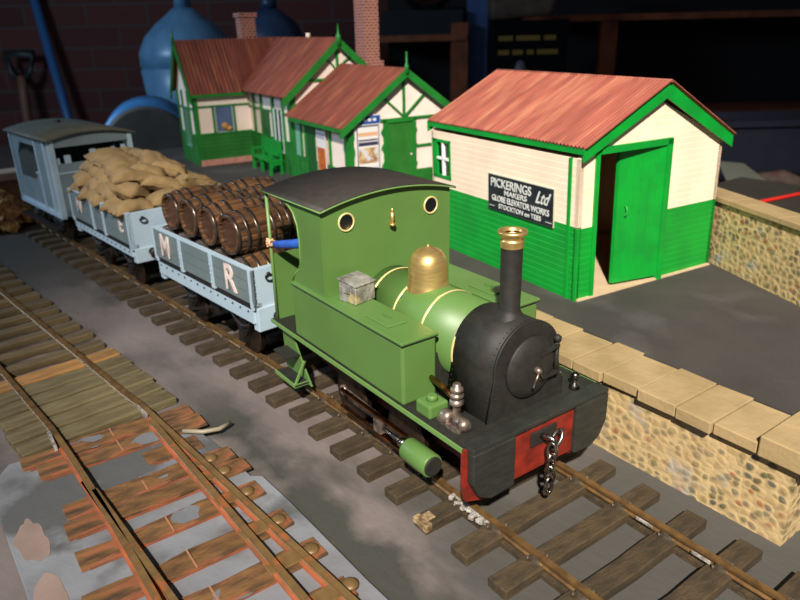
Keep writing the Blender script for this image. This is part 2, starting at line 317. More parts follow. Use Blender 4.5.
while y < 1.9:
    L_ = random.uniform(.3, .38)
    o = MB().prism([(.606, y+.004), (.83, y+.002), (.83, y+L_-.003), (.606, y+L_-.003)], 'Z', .385, PZ+.045).build('coping_stone', M_COPING, None, .006)
    tag(o, ['buff coping stone at the platform corner, raised above its neighbours', 'buff coping stone on the platform end, next behind the corner one'][i] if i < 2 else ['third coping stone back from the platform corner', 'last coping stone on the platform end', 'far coping stone on the platform end'][min(i-2, 2)], 'stone', 'coping stones along the platform end')
    y += L_; i += 1
# wall behind the shed
bw = empty('rubble_wall', (-1.0, 2.61, PZ), -.411, 'low buff rubble stone wall with flat coping behind the green and cream shed', 'wall')
MB().box(-2.4, 1.75, 0, .14, 0, .44).build('stonework', M_STONE, bw)
for k in range(9):
    B('coping', (-2.4+k*.461, -2.4+(k+1)*.461-.004, -.02, .17, .44, .475), M_COPING, bw, .003)
# low wall and heap behind the brake van
lw = empty('retaining_wall', (-8.4, -1.1, 0), 0, 'low stone retaining wall with pale coping beyond the brake van', 'wall')
B('stonework', (-.12, .12, -2.4, .8, 0, .32), mat('orange_stone', (150, 96, 58), (112, 74, 48), 7, rough=.8, bump=.8, bscale=14), lw)
B('coping', (-.2, .16, -2.4, .8, .32, .43), mat('pale_coping', (176, 148, 126), (160, 132, 112), 5, rough=.8), lw, .02)
hp = MB()
for k in range(150):
    a = random.uniform(0, 2*PI); r = math.sqrt(random.random()); px, py = r*math.cos(a)*.36, r*math.sin(a)*.30; h = (1-r)*.36
    M = Matrix.Translation((px, py, .05+h*random.uniform(.75, 1))) @ Matrix.Rotation(random.uniform(0, 6), 4, 'Z') @ Matrix.Rotation(random.uniform(-.6, .6), 4, 'X') @ Matrix.Rotation(random.uniform(-.6, .6), 4, 'Y')
    s_ = random.uniform(.03, .055); hp.box(-s_*1.3, s_*1.3, -s_, s_, -s_, s_, M)
o = hp.build('rubble_heap', mat('heap_stone', (170, 116, 60), (112, 66, 34), 6, rough=.6, c3=(190, 150, 84), s3=8), None, .01); o.location = (-7.22, -1.12, 0)
tag(o, 'heap of broken ochre and orange stone beyond the brake van', 'rubble', kind='stuff')

# ------------------------------------------------------------------ tracks
def rail_mb(path, wd=.026, z0=.04, zt=.082):
    """bullhead section swept along path points (x, y)"""
    m = MB(); bm = m.bm; sec = [(-wd/2, zt), (-wd/2, zt-.012), (-wd/6, zt-.018), (-wd/6, z0+.012), (-wd/2.2, z0+.006), (-wd/2.2, z0), (wd/2.2, z0), (wd/2.2, z0+.006), (wd/6, z0+.012), (wd/6, zt-.018), (wd/2, zt-.012), (wd/2, zt)]
    rings = []
    for i, p in enumerate(path):
        a = Vector(path[max(i-1, 0)]); b = Vector(path[min(i+1, len(path)-1)]); d = (b-a).normalized(); n = Vector((-d.y, d.x))
        rings.append([bm.verts.new((p[0]+n.x*s, p[1]+n.y*s, z)) for s, z in sec])
    for A, Bb in zip(rings, rings[1:]):
        for k in range(len(sec)): bm.faces.new((A[k], A[(k+1) % len(sec)], Bb[(k+1) % len(sec)], Bb[k]))
    bm.faces.new(rings[0]); bm.faces.new(rings[-1][::-1]); return m
SLZ = .046
def rough_box(x0, x1, y0, y1, z0, z1, j=.004):
    m = MB(); n = 6; rows = []
    for k in range(n+1):
        yy = y0+(y1-y0)*k/n; r = [random.uniform(-j, j) for _ in range(4)]
        rows.append([m.bm.verts.new(v) for v in ((x0+r[0], yy, z0), (x1+r[1], yy, z0), (x1+r[1], yy, z1+r[2]*.5), (x0+r[0], yy, z1+r[3]*.5))])
    for A, Bb in zip(rows, rows[1:]):
        for k in range(4): m.bm.faces.new((A[k], A[(k+1) % 4], Bb[(k+1) % 4], Bb[k]))
    m.bm.faces.new(rows[0]); m.bm.faces.new(rows[-1][::-1]); return m
def chair_mb():
    m = MB()
    for s in (-1, 1): m.box(-.028, .028, s*.018-.012, s*.018+.012, 0, .016).box(-.016, .016, s*.022-.005, s*.022+.005, 0, .03)
    m.cyl((-.02, -.034, 0), (-.02, -.034, .022), .005, seg=8).cyl((.02, .034, 0), (.02, .034, .022), .005, seg=8); return m
tr = empty('railway_track', (0, 0, 0), 0, 'railway track under the train, dark timber sleepers on grey mauve ground', 'track')
xs = [2.2-.15*k for k in range(61)]
for s in (-1, 1):
    rail_mb([(x-math.sin(head(x))*s*.265, ycen(x)+s*.265) for x in xs]).build('rail', M_RAIL, tr)
slm = [rough_box(-.048, .048, -.485, .485, 0, SLZ).build('sleeper', M_SLEEPER, tr, .004) for _ in range(4)]
cmesh = chair_mb().build('rail_chair', M_CHAIR, slm[0]); cmesh.location = (0, -.265, SLZ-.003)
first = True; used = 0
x = .93-.013
sx = [.93-.2345*k for k in range(33)]; sx += [.93+.2345*k for k in (1, 2, 3, 4)]
for k, x in enumerate(sx):
    if k < 4: o = slm[k]; o.name = 'sleeper'
    else: o = slm[k % 4].copy(); COL.objects.link(o); o.parent = tr
    o.location = (x, ycen(x)+random.uniform(-.012, .012), .001); o.rotation_euler = (0, 0, head(x)+random.uniform(-.012, .012))
    for s in (-1, 1):
        if k == 0 and s == -1: continue
        c = cmesh.copy(); COL.objects.link(c); c.parent = o; c.location = (0, s*.265, SLZ-.003)
web = [(x-.1172) for x in sx]
for k, x in enumerate(web):
    if x < -3.6: continue
    for sd in (-1, 1):
        q = MB().box(-.072, .072, sd*.265-.024, sd*.265+.024, 0, .022).build('sleeper_web', M_SLEEPER, tr); q.location = (x, ycen(x), .001); q.rotation_euler = (0, 0, head(x))
wornend = MB().box(-.046, .046, -.488, -.452, .012, .0465).box(-.03, .02, -.46, -.41, .044, .0485).build('split_end', mat('split_wood', (176, 150, 112), (92, 70, 44), 22, rough=.8, bump=.5), [o for o in tr.children if o.name.startswith('sleeper') and abs(o.location.x+.2425) < .01][0], .006)
# joint solder and worn sleeper end at the front of the locomotive
sj = MB()
for k in range(26):
    px = random.uniform(-.26, -.04); M = Matrix.Translation((px, -.287+random.uniform(-.014, .014), .052+random.uniform(-.02, .022))) @ Matrix.Rotation(random.uniform(0, 3), 4, 'Z')
    r = random.uniform(.008, .018); sj.box(-r*1.5, r*1.5, -r*.7, r*.7, -r*.6, r*.6, M)
tag(sj.build('rail_joint', M_SOLDER, tr, .004), 'silvery blob of solder on the rail joint')
# fishplates, bright
for px in (.36, .62): MB().box(px-.04, px+.04, .236, .244, .055, .066).build('fishplate', M_SOLDER, tr)

# turnout track on the left
lt = empty('turnout_track', (0, 0, 0), 0, 'rusty orange turnout track set in grey plaster, left of the train', 'track')
def yR(x): return -1.52+(x+4.67)*.1295 if x < -2 else -1.174+(x+2.09)*.094
def yL(x):
    if x < -2: return -1.74+(x+3.02)*.116
    t = x+2; return -1.622+t*.07-t*t*.018
def yRi(x): return -1.172+(x+1.85)*.032-(x+1.85)**2*.0
def yLi(x): return -1.590+(x+1.5)*.075
lx = [-8-(-.2*k) for k in range(52)]
rail_mb([(x, yR(x)) for x in lx if -6.3 < x < -1.9] + [(-1.9, yR(-1.9))]).build('rail', M_RAIL, lt)
rail_mb([(x, yL(x)) for x in lx if -6.3 < x < -1.9] + [(-1.9, yL(-1.9))]).build('rail', M_RAIL, lt)
xr = [-1.9+.15*k for k in range(24)]
M_OR = mat('rust_orange', (176, 92, 56), (130, 80, 50), 7, rough=.7)
for fn, x0 in ((yR, -1.9), (yL, -1.9), (yRi, -1.85), (yLi, -1.45)): rail_mb([(x, fn(x)) for x in xr if x >= x0], .044, .030, .048).build('rail_foot', M_OR, lt)
tag(rail_mb([(x, yR(x)) for x in xr]).build('rail', M_RAILR, lt), 'rust orange outer rail of the turnout')
tag(rail_mb([(x, yL(x)) for x in xr]).build('rail', M_RAILR, lt), 'rust orange curved stock rail of the turnout')
rail_mb([(x, yRi(x)) for x in xr if x > -1.85]).build('switch_rail', M_RAILR, lt)
rail_mb([(x, yLi(x)) for x in xr if x > -1.45]).build('switch_rail', M_RAILR, lt)
# plain sleepers before the turnout
x = -1.99; k = 0
pale = [rough_box(-.07, .07, -.42, .42, 0, .045).build('sleeper', M_SLEEPER2 if q < 5 else M_TAN if q == 5 else M_SLEEPER3, lt, .004) for q in range(9)]
while x > -6.2:
    o = pale[k] if k < 9 else pale[6+k % 3].copy()
    if k >= 9: COL.objects.link(o); o.parent = lt
    ym = (yR(x)+yL(x))/2; o.location = (x, ym+.015+random.uniform(-.01, .01), .001); o.rotation_euler = (0, 0, .13+random.uniform(-.01, .01))
    if k > 5: o.scale = (.62, 1, 1)
    x -= .163 if k <= 4 else .225; k += 1
# grey plaster bed and rust-stained turnout timbers
PM = mat('plaster_grey', (112, 112, 116), (132, 134, 140), 3, rough=.75, bump=.3, bscale=10, c3=(84, 84, 84), s3=1.8, lo3=.5, hi3=.58)
bd = MB().prism([(-1.86, -1.86), (-1.70, -1.97), (-.9, -1.945), (1.2, -1.93), (1.2, -.78), (-.10, -.855), (-.72, -.87), (-.98, -.885), (-1.02, -.93), (-1.35, -.95), (-1.55, -.98), (-1.80, -1.02)], 'Z', 0, .03)
tag(bd.build('plaster_bed', PM, lt, .004), 'grey painted plaster bed')
PK = mat('plaster_pink', (150, 128, 118), (136, 116, 106), 6, rough=.8)
def blob(cx, cy, rx, ry, n=40, sd=1):
    return [(cx+rx*math.cos(2*PI*k/n)*(1+.5*noise.noise(Vector((math.cos(2*PI*k/n)*1.7, math.sin(2*PI*k/n)*1.7, sd)))), cy+ry*math.sin(2*PI*k/n)*(1+.5*noise.noise(Vector((math.cos(2*PI*k/n)*1.7, math.sin(2*PI*k/n)*1.7, sd+9))))) for k in range(n)]
MB().prism(blob(-1.16, -1.87, .16, .055), 'Z', .03, .0315).build('bare_patch', PK, lt)
MB().prism(blob(-.72, -1.87, .22, .06, 40, 4), 'Z', .03, .0315).build('bare_patch', PK, lt)
tx = [(-1.80, 1), (-1.66, 1), (-1.46, 0), (-1.26, 1), (-1.12, 1), (-.90, 1), (-.63, 1), (-.38, 1), (-.12, 1), (.14, 1), (.40, 1)]
GAPM = mat('gap_pink', (160, 112, 84), rough=.6)
for i, (x, full) in enumerate(tx):
    wd = .062 if i > 1 else .072
    y0 = -1.78+random.uniform(-.04, .04); y1 = -.93 + random.uniform(-.02, .03)
    if i == 2: y0, y1 = -1.30, -1.02
    if i == 3: y0 = -1.72
    s = rough_box(-wd, wd, y0, y1, .028, .040, .012).build('turnout_timber', M_SLEEPRUST, lt, .002); s.location = (x, 0, .001); s.rotation_euler = (0, 0, 0); s.location.y = 0
    if i != 2: B('saw_cut', (-wd, wd, -1.371, -1.363, .0405, .0425), GAPM, s)
    # orange strip along the timber's edge
    b2 = B('board_strip', (wd, wd+.009, y0+.03, -1.12, .029, .036), mat('strip_orange', (150, 82, 54), (104, 70, 52), 8, rough=.6), s)
    if i in (0, 1, 3, 5, 7, 9):
        cy_ = random.uniform(-1.32, -1.2) if i else -1.5
        MB().prism(blob(random.uniform(-.02, .02), cy_, wd*.8, random.uniform(.06, .11), 36, i+2), 'Z', .0405, .0415).build('paint_smear', M_SMEAR, s)
    # cast rail seats between the two rails
    if x > -1.3:
        B('rail_seat', (-.04, .04, -1.155, yR(x)+.01, .04, .052), M_RAILR, s, .004)
        lu = MB(); lu.lathe([(0, .035), (.012, .033), (.018, .02), (.02, 0)], (0, yR(x)+.06, .036), (0, 0, 1), 12); lu.build('rail_lug', M_RAILR, s)
for px, py in ((-1.93, yR(-1.93)+.01), (-1.9, yL(-1.9)-.005)):
    MB().box(px-.09, px+.09, py-.03, py-.016, .045, .072).build('fishplate', M_SOLDER, lt)
MB().tube([(-1.58, -1.06, .05), (-1.50, -.98, .055), (-1.48, -.90, .05), (-1.52, -.82, .04)], .012).build('switch_wire', mat('wire_pale', (150, 140, 118), rough=.5), lt)

# ------------------------------------------------------------------ locomotive
L = empty('steam_locomotive', (0, 0, 0), 0, 'small green tank locomotive with brass dome and tall black chimney', 'locomotive')
F = .481
def wheel(name, x, y, r, parent, inner=-1):
    o = MB().lathe([(0, r*.98), (.012, r*1.0), (.03, r*1.0), (.034, r*1.08), (.042, r*1.08), (.044, r*.9)], (x, y-.0*inner, r+.078), (0, inner, 0), 32).build(name, M_TYRE, parent)
    m = MB()
    m.lathe([(0, r*.86), (.006, r*.86)], (x, y-inner*.004, r+.078), (0, inner, 0), 28).lathe([(-.006, r*.25), (.01, r*.25)], (x, y-inner*.004, r+.078), (0, inner, 0), 16)
    for k in range(8):
        a = k*PI/4+.2; m.beam((x, y-inner*.007, r+.078), (x+math.cos(a)*r*.86, y-inner*.007, r+.078+math.sin(a)*r*.86), .02, .012, (0, 1, 0))
    m.build('wheel_centre', M_WHEEL, o); return o
B('footplate', (-1.735, -.05, -.418, .418, F-.016, F), M_BLACK, L)
for s in (-1, 1): B('valance', (-1.735, -.055, s*.421-.004, s*.421+.004, F-.022, F-.001), M_LGREEN2, L)
# frames
for s in (-1, 1): MB().prism([(-1.66, .40), (-1.66, .24), (-1.30, .20), (-.75, .20), (-.06, .22), (-.06, F-.03), (-1.66, F-.03)], 'Y', s*.205-.008, s*.205+.008).build('main_frame', M_FRAME, L)
B('frame_stretcher', (-1.6, -.1, -.19, .19, .30, .38), M_WHEEL, L)
for s in (-1, 1):
    for wx in (-1.10, -.62): wheel('wheel', wx, s*.245, .135, L, s)
for wx in (-1.10, -.62): MB().cyl((wx, -.24, .213), (wx, .24, .213), .022).build('axle', M_DARKM, L)
# side tanks
for s in (-1, 1):
    y0, y1 = sorted((s*.4125, s*.225)); B('side_tank', (-1.453, -.46, y0, y1, F, .772), M_LGREEN, L, .012)
    y0, y1 = sorted((s*.4205, s*.218)); t = B('tank_top', (-1.453, -.452, y0, y1, .774, .789), M_LGREEN, L, .005)
    y0, y1 = sorted((s*.372, s*.262)); lid = B('filler_lid', (-.80, -.62, y0, y1, .789, .797), M_LGREEN, t, .004)
    MB().box(-.735, -.685, s*.315-.006, s*.315+.006, .797, .815).build('lid_handle', M_LGREEN, t)
    B('seam', (-1.451, -.453, *sorted((s*.4185, s*.220)), .771, .7745), M_BLACK, t)
# cab
def arch(y, r=0): return 1.224+.058*(1-(y/.42)**2)+r
ys = [-.394+.788*k/20 for k in range(21)]
MB().prism([(-.394, F), (.394, F)]+[(y, arch(y)) for y in reversed(ys)], 'X', -1.128, -1.112).build('cab_front', M_LGREEN, L)
for s in (-1, 1):
    rim = MB().torus((-1.108, s*.262, 1.155 if s < 0 else 1.155), (0, 1, 0), (0, 0, 1), .043, .043, .005, 28, 8).build('window_rim', M_BAND, L)
    MB().cyl((-1.112, s*.262, 1.155), (-1.108, s*.262, 1.155), .044, seg=28).build('window_glass', M_DGLASS, rim)
wh = MB().cyl((-1.09, 0.0, 1.10), (-1.09, 0.0, 1.165), .010, seg=12).cyl((-1.09, 0, 1.165), (-1.09, 0, 1.185), .005, seg=8).cyl((-1.112, 0, 1.11), (-1.09, 0, 1.11), .008, seg=8).lathe([(0, .016), (.012, .016)], (-1.09, 0, 1.095), (0, 0, 1), 12)
wh.build('whistle', M_BRASS, L)
side = [(-1.12, F), (-1.453, F), (-1.453, .79), (-1.43, .83), (-1.38, .87), (-1.352, .93), (-1.348, 1.03), (-1.36, 1.11), (-1.395, 1.17), (-1.44, 1.20), (-1.50, 1.214), (-1.12, 1.214)]
for s in (-1, 1):
    c = MB().prism(side, 'Y', s*.394-.006, s*.394+.006).build('cab_side', M_LGREEN, L)
    MB().tube([(p[0], s*.401, p[1]) for p in side[2:11]], .005, 6).build('beading', M_LGREEN2, c)
    MB().cyl((-1.705, s*.395, F), (-1.705, s*.395, 1.212), .009, seg=10).build('cab_pillar', M_LGREEN2, L)
B('cab_rear', (-1.715, -1.70, -.385, .394, F, .87), M_LGREEN, L)
# cab roof, curved plate
rf = MB(); top = [(y, arch(y, .012)) for y in [-.415+.83*k/24 for k in range(25)]]; bot = [(y, z-.012) for y, z in reversed(top)]
rf.prism(top+bot, 'X', -1.72, -1.088, True); o = rf.build('cab_roof', M_ROOFBLK, L)
eb = MB().tube([(-1.087, y, z-.008) for y, z in top], .0045, 6); eb.tube([(-1.087-.635*k/4, -.416, top[0][1]-.008) for k in range(5)], .0045, 6); eb.build('roof_edge', M_LGREEN2, o)
# boiler
BZ = .685
MB().cyl((-1.12, 0, BZ), (-.40, 0, BZ), .188, seg=64).build('boiler', M_LGREEN, L)
for bx in (-1.06, -.86, -.635, -.405): MB().lathe([(0, .190), (.002, .192), (.012, .192), (.014, .190)], (bx, 0, BZ), (1, 0, 0), 64, False).build('boiler_band', M_BAND, L)
# firebox shoulder between the tanks, dark
B('firebox', (-1.11, -.5, -.2, .2, F, .66), M_BLACK, L)
# dome
dm = [(0, .118), (.010, .112), (.026, .103), (.05, .099), (.11, .097), (.14, .093), (.165, .084), (.185, .068), (.198, .048), (.206, .028), (.210, .010), (.218, .006), (.224, 0)]
d = MB().lathe(dm, (-.80, 0, .842), (0, 0, 1), 48, False)
def sad(c):
    if c.z < .88:
        k = (.88-c.z)/.038; t = math.sqrt(max(.188**2-c.y**2, 0))+BZ; return (c.x, c.y, c.z+(t-.870)*k*1.0)
    return c
d.xf(sad).build('dome', M_BRASS, L)
# smokebox with flared base
def sbp(grow=0):
    R = .187+grow; cz = .697; pts = []
    for k in range(25):
        a = -.12+(PI+.24)*k/24; pts.append((R*math.cos(a), cz+R*math.sin(a)))
    return [(.224+grow, F)]+pts+[(-.224-grow, F)]
sb = MB().prism(sbp(), 'X', -.40, -.135, True).build('smokebox', M_BLACK, L)
MB().prism(sbp(.005), 'X', -.135, -.122, True).build('smokebox_front', M_BLACK, L)
rv = MB()
P_ = sbp(-.014)
for i in range(len(P_)-1):
    a, b = Vector(P_[i]), Vector(P_[i+1]); n = max(1, int((b-a).length/.022))
    for k in range(n):
        p = a.lerp(b, k/n); rv.lathe([(0, .0035), (.003, .002)], (-.122, p.x, p.y), (1, 0, 0), 6)
P_ = sbp(.001)
for xx in (-.15, -.385):
    for i in range(len(P_)-1):
        a, b = Vector(P_[i]), Vector(P_[i+1]); n = max(1, int((b-a).length/.022)); dr = Vector((0, b.y-a.y, -(b.x-a.x)))
        nn = Vector((0, a.x, a.y-BZ)).normalized()
        for k in range(n): p = a.lerp(b, k/n); rv.lathe([(0, .0035), (.003, .002)], (xx, p.x, p.y), nn, 6)
rv.build('rivets', M_BLACK, sb)
dr = MB().lathe([(0, .142), (.010, .142), (.014, .135), (.018, .130), (.03, .108), (.037, .07), (.040, .03), (.041, 0)], (-.123, .012, .678), (1, 0, 0), 48).build('smokebox_door', M_BLACK, L)
hg = MB()
for hz in (.06, -.05): hg.beam((-.088, .03, .678+hz), (-.098, .155, .678+hz*1.15), .012, .022, (1, 0, 0))
hg.cyl((-.105, .158, .60), (-.105, .158, .765), .010, seg=10).lathe([(0, .016), (.02, .018), (.03, .006)], (-.105, .158, .762), (0, 0, 1), 10)
hg.build('door_hinge', M_BLACK, dr)
hd = MB().lathe([(0, .018), (.02, .014), (.028, .006)], (-.085, .012, .678), (1, 0, 0), 14).cyl((-.064, .012, .684), (-.060, -.028, .615), .0045, seg=8).cyl((-.072, .012, .684), (-.070, .04, .63), .0045, seg=8)
tag(hd.build('door_handle', M_PEWTER, dr), 'worn metal smokebox door dart handle')
# chimney
CH = (-.243, 0, .862)
MB().lathe([(0, .072), (.012, .070), (.024, .056), (.04, .048), (.05, .044), (.32, .046), (.325, .046)], CH, (0, 0, 1), 40).build('chimney', M_BLACK, L)
MB().lathe([(.322, .0475), (.348, .049), (.352, .050), (.353, .044), (.368, .048), (.378, .060), (.385, .063), (.392, .060), (.395, .048), (.390, .042), (.38, .038)], CH, (0, 0, 1), 40, False).build('chimney_cap', M_BRASS, L)
# buffer beam: red plate, black timber blocks, plank on top
MB().prism([(-.424, F-.002), (-.424, .30), (-.41, .23), (-.27, .185), (-.20, .21), (-.10, .235), (.10, .235), (.20, .21), (.27, .185), (.41, .23), (.424, .30), (.424, F-.002)], 'X', -.062, -.040).build('buffer_beam', M_RED, L)
B('beam_centre', (-.04, -.022, -.176, .198, .236, F-.01), M_RED, L)
for s in (-1, 1):
    yi = -.176 if s < 0 else .198
    yo = s*.41
    MB().prism([(yi, .468), (yo, .468), (yo, .33), (s*.37, .255), (s*.31, .222), (yi, .228)], 'X', -.04, .0).build('buffer_block', M_BEAMBLK, L, .006)
B('beam_plank', (-.075, .006 if 0 else -.002, -.41, .41, .470, .492), M_BEAMBLK, L, .004)
ba = MB().box(-.022, -.012, -.075, .085, .36, .43); pl = ba.build('coupling_plate', M_BLACK, L, .006)
hk = MB().tube([(-.015, -.01, .40), (.012, -.01, .405), (.035, -.005, .41), (.05, .0, .40), (.052, 0, .38), (.04, 0, .365)], [.014, .013, .013, .011, .010, .006], 10).build('coupling_hook', M_STEEL, L)
MB().torus((.03, .035, .385), (0, .6, .8), (.6, 0, 0), .045, .02, .009).build('coupling_shackle', M_STEEL, L)
cx, cy, cz = .045, -.005, .345
for k in range(4):
    cz = .350-k*.058; M1 = ((0, 1, 0) if k % 2 else (1, .3, 0)); o = MB().torus((.044, -.006+k*-.002, cz), M1, (0, 0, 1), .020, .040, .0085, 24, 8).build('chain_link', M_STEEL, L)
# lamp irons / lubricators at front corners
for s in (-1, 1):
    m = MB().lathe([(0, .028), (.012, .03), (.018, .019), (.085, .018), (.09, .026), (.094, .031), (.108, .031), (.112, .026), (.116, .023), (.122, .023), (.126, .030), (.138, .030), (.142, .022), (.150, .022), (.154, .028), (.166, .027), (.172, .018), (.184, .018), (.190, .010)], (-.215, -.315, F), (0, 0, 1), 24)
    if s < 0: m.build('lubricator', M_PEWTER, L)
    else:
        m.bm.free(); MB().lathe([(0, .026), (.02, .024), (.03, .012), (.05, .012), (.06, .022), (.075, .02), (.085, .005)], (-.11, .30, F), (0, 0, 1), 16).lathe([(0, .016), (.03, .014), (.055, .018), (.07, .01)], (-.17, .26, F), (0, 0, 1), 12).build('lubricator', M_STEEL, L)
vb = MB().lathe([(0, .022), (.012, .032), (.045, .032), (.06, .02)], (-.275, -.345, F+.026), (1, .1, .1), 14).lathe([(0, .02), (.012, .03), (.05, .03), (.065, .016)], (-.19, -.335, F+.026), (1, .1, 0), 14).lathe([(0, .04), (.012, .038), (.016, .03)], (-.22, -.335, F), (0, 0, 1), 16).box(-.28, -.14, -.372, -.355, F, F+.02)
vb.build('valve_fitting', M_PEWTER, L)
MB().tube([(-.47, -.255, .575), (-.36, -.275, .580), (-.25, -.305, .585)], .013).build('steam_pipe', M_COPPER, L)
tb = B('sand_box', (-.395, -.295, -.395, -.29, F, .545), M_LGREEN, L, .010)
MB().lathe([(0, .026), (.022, .024), (.026, .018)], (-.345, -.342, .543), (0, 0, 1), 16).build('filler_cap', M_LGREEN, tb)
# cylinders and motion, both sides
for s in (-1, 1):
    y = s*.40
    c = MB().lathe([(0, .050), (.01, .054), (.175, .054), (.18, .050)], (-.45, y, .268), (1, 0, 0), 32).build('cylinder', M_LGREEN, L)
    MB().lathe([(0, .046), (.008, .044)], (-.271, y, .268), (1, 0, 0), 28).build('cylinder_cover', M_BLACK, c)
    MB().cyl((-.68, y, .275), (-.47, y, .275), .010, seg=10).lathe([(0, .024), (.03, .024)], (-.50, y, .275), (1, 0, 0), 14).build('piston_rod', M_STEEL, L)
    MB().box(-1.02, -.46, y-.012, y+.012, .318, .330).box(-1.02, -.46, y-.012, y+.012, .225, .235).build('slide_bar', M_COPPER, L, .003)
    MB().box(-.70, -.64, y-.02, y+.02, .245, .312).build('crosshead', M_PEWTER, L, .004)
    MB().beam((-1.10, s*.33, .26), (-.66, s*.36, .275), .014, .024).lathe([(-.01, .028), (.01, .028)], (-1.10, s*.335, .26), (0, 1, 0), 14).build('connecting_rod', M_PEWTER, L)
    MB().beam((-1.10, s*.305, .20), (-.62, s*.305, .20), .012, .022).build('coupling_rod', M_PEWTER, L)
    # cab steps
    st = MB().prism([(-1.70, F-.03), (-1.60, F-.03), (-1.47, .26), (-1.39, .165), (-1.68, .165)], 'Y', s*.37-.005, s*.37+.005).build('step_plate', M_LGREEN, L)
    B('step_tread', (-1.66, -1.50, *sorted((s*.375, s*.46)), .315, .325), M_BLACK, st); B('step_tread', (-1.66, -1.42, *sorted((s*.375, s*.46)), .175, .187), M_BLACK, st)
    B('step_edge', (-1.66, -1.42, *sorted((s*.456, s*.464)), .172, .192), M_LGREEN2, st); MB().beam((-1.425, s*.37, .18), (-1.425, s*.46, .18), .008, .02).beam((-1.425, s*.46, .18), (-1.44, s*.38, .31), .008, .014).build('step_bracket', M_LGREEN2, st)
# lead box resting on the near tank
lb = empty('metal_toolbox', (-1.005, -.283, .790), .2, 'small unpainted grey metal box on the tank top beside the cab', 'box')
MB().prism([(-.058, 0), (-.058, .108), (.058, .092), (.058, 0)], 'Y', -.066, .066).build('box_body', M_LEAD, lb, .004)
MB().prism([(-.064, .109), (-.064, .117), (.064, .099), (.064, .091)], 'Y', -.071, .071).box(-.02, .02, -.074, -.066, .05, .09).build('box_lid', M_LEAD, lb, .002)

# ------------------------------------------------------------------ driver in the cab
def skin(name, verts, edges, radii, m, parent=None, sub=2, root=0):
    me = bpy.data.meshes.new(name); me.from_pydata(verts, edges, []); o = bpy.data.objects.new(name, me); COL.objects.link(o)
    sk = o.modifiers.new('skin', 'SKIN'); sk.use_smooth_shade = True
    for i, r in enumerate(radii): me.skin_vertices[0].data[i].radius = (r, r)
    me.skin_vertices[0].data[root].use_root = True
    ss = o.modifiers.new('sub', 'SUBSURF'); ss.levels = sub; ss.render_levels = sub
    me.materials.append(m)
    if parent: o.parent = parent
    return o
dv = empty('person', (-1.36, -.20, F), 0, 'person in a blue jacket leaning from the cab, hand on the rear pillar', 'person')
# body: pelvis, waist, chest, neck, head; legs; arms (left hand on pillar at x -1.705, z .94 absolute)
V = [(0, 0, .32), (0, 0, .40), (-.01, 0, .48), (-.01, 0, .555), (-.01, 0, .60), (-.01, -.0, .65),
     (.0, .045, .30), (.01, .05, .16), (.0, .05, .03), (.04, .05, .012), (.0, -.045, .30), (.01, -.05, .16), (0, -.05, .03), (.04, -.05, .012),
     (-.03, -.075, .53), (-.10, -.15, .50), (-.22, -.185, .475), (-.30, -.20, .462),
     (.02, .075, .53), (.06, .10, .44), (.12, .06, .38)]
E_ = [(0, 1), (1, 2), (2, 3), (3, 4), (4, 5), (0, 6), (6, 7), (7, 8), (8, 9), (0, 10), (10, 11), (11, 12), (12, 13), (3, 14), (14, 15), (15, 16), (16, 17), (3, 18), (18, 19), (19, 20)]
R_ = [.055, .056, .062, .045, .022, .018, .040, .030, .022, .018, .040, .030, .022, .018, .036, .028, .024, .020, .034, .026, .018]
body = skin('body', V, E_, R_, M_BLUE, dv)
hdm = MB().lathe([(0, .010), (.01, .026), (.03, .038), (.055, .044), (.08, .042), (.10, .030), (.11, .010)], (-.01, 0, .615), (0, 0, 1), 20)
for v in list(hdm.bm.verts): pass
hdm.lathe([(0, .004), (.012, .007), (.02, .004)], (-.052, 0, .655), (0, 0, 1), 8)
hdm.lathe([(0, .010), (.006, .010)], (-.005, -.046, .665), (0, 1, 0), 8).lathe([(0, .010), (.006, .010)], (-.005, .040, .665), (0, 1, 0), 8)
hdm.build('head', M_SKIN, dv)
MB().lathe([(0, .045), (.02, .046), (.035, .040), (.04, .0)], (-.01, 0, .69), (0, 0, 1), 20).box(-.075, -.03, -.03, .03, .69, .697).build('cap', M_WHEEL, dv)
ey = MB()
for s in (-1, 1): ey.lathe([(0, .005), (.003, .003)], (-.050, s*.015, .672), (-1, 0, 0), 8)
ey.box(-.053, -.049, -.012, .012, .644, .647); ey.build('face_marks', M_DGLASS, dv)
hn = skin('hand', [(-.30, -.20, .462), (-.335, -.205, .458), (-.350, -.205, .478), (-.362, -.212, .482), (-.350, -.205, .464), (-.366, -.212, .466), (-.350, -.205, .450), (-.366, -.212, .450), (-.346, -.205, .440), (-.360, -.212, .436), (-.33, -.19, .470), (-.345, -.182, .478)],
          [(0, 1), (1, 2), (2, 3), (1, 4), (4, 5), (1, 6), (6, 7), (1, 8), (8, 9), (0, 10), (10, 11)], [.015, .018, .008, .007, .008, .007, .008, .007, .007, .006, .009, .007], M_SKIN, dv, 1)

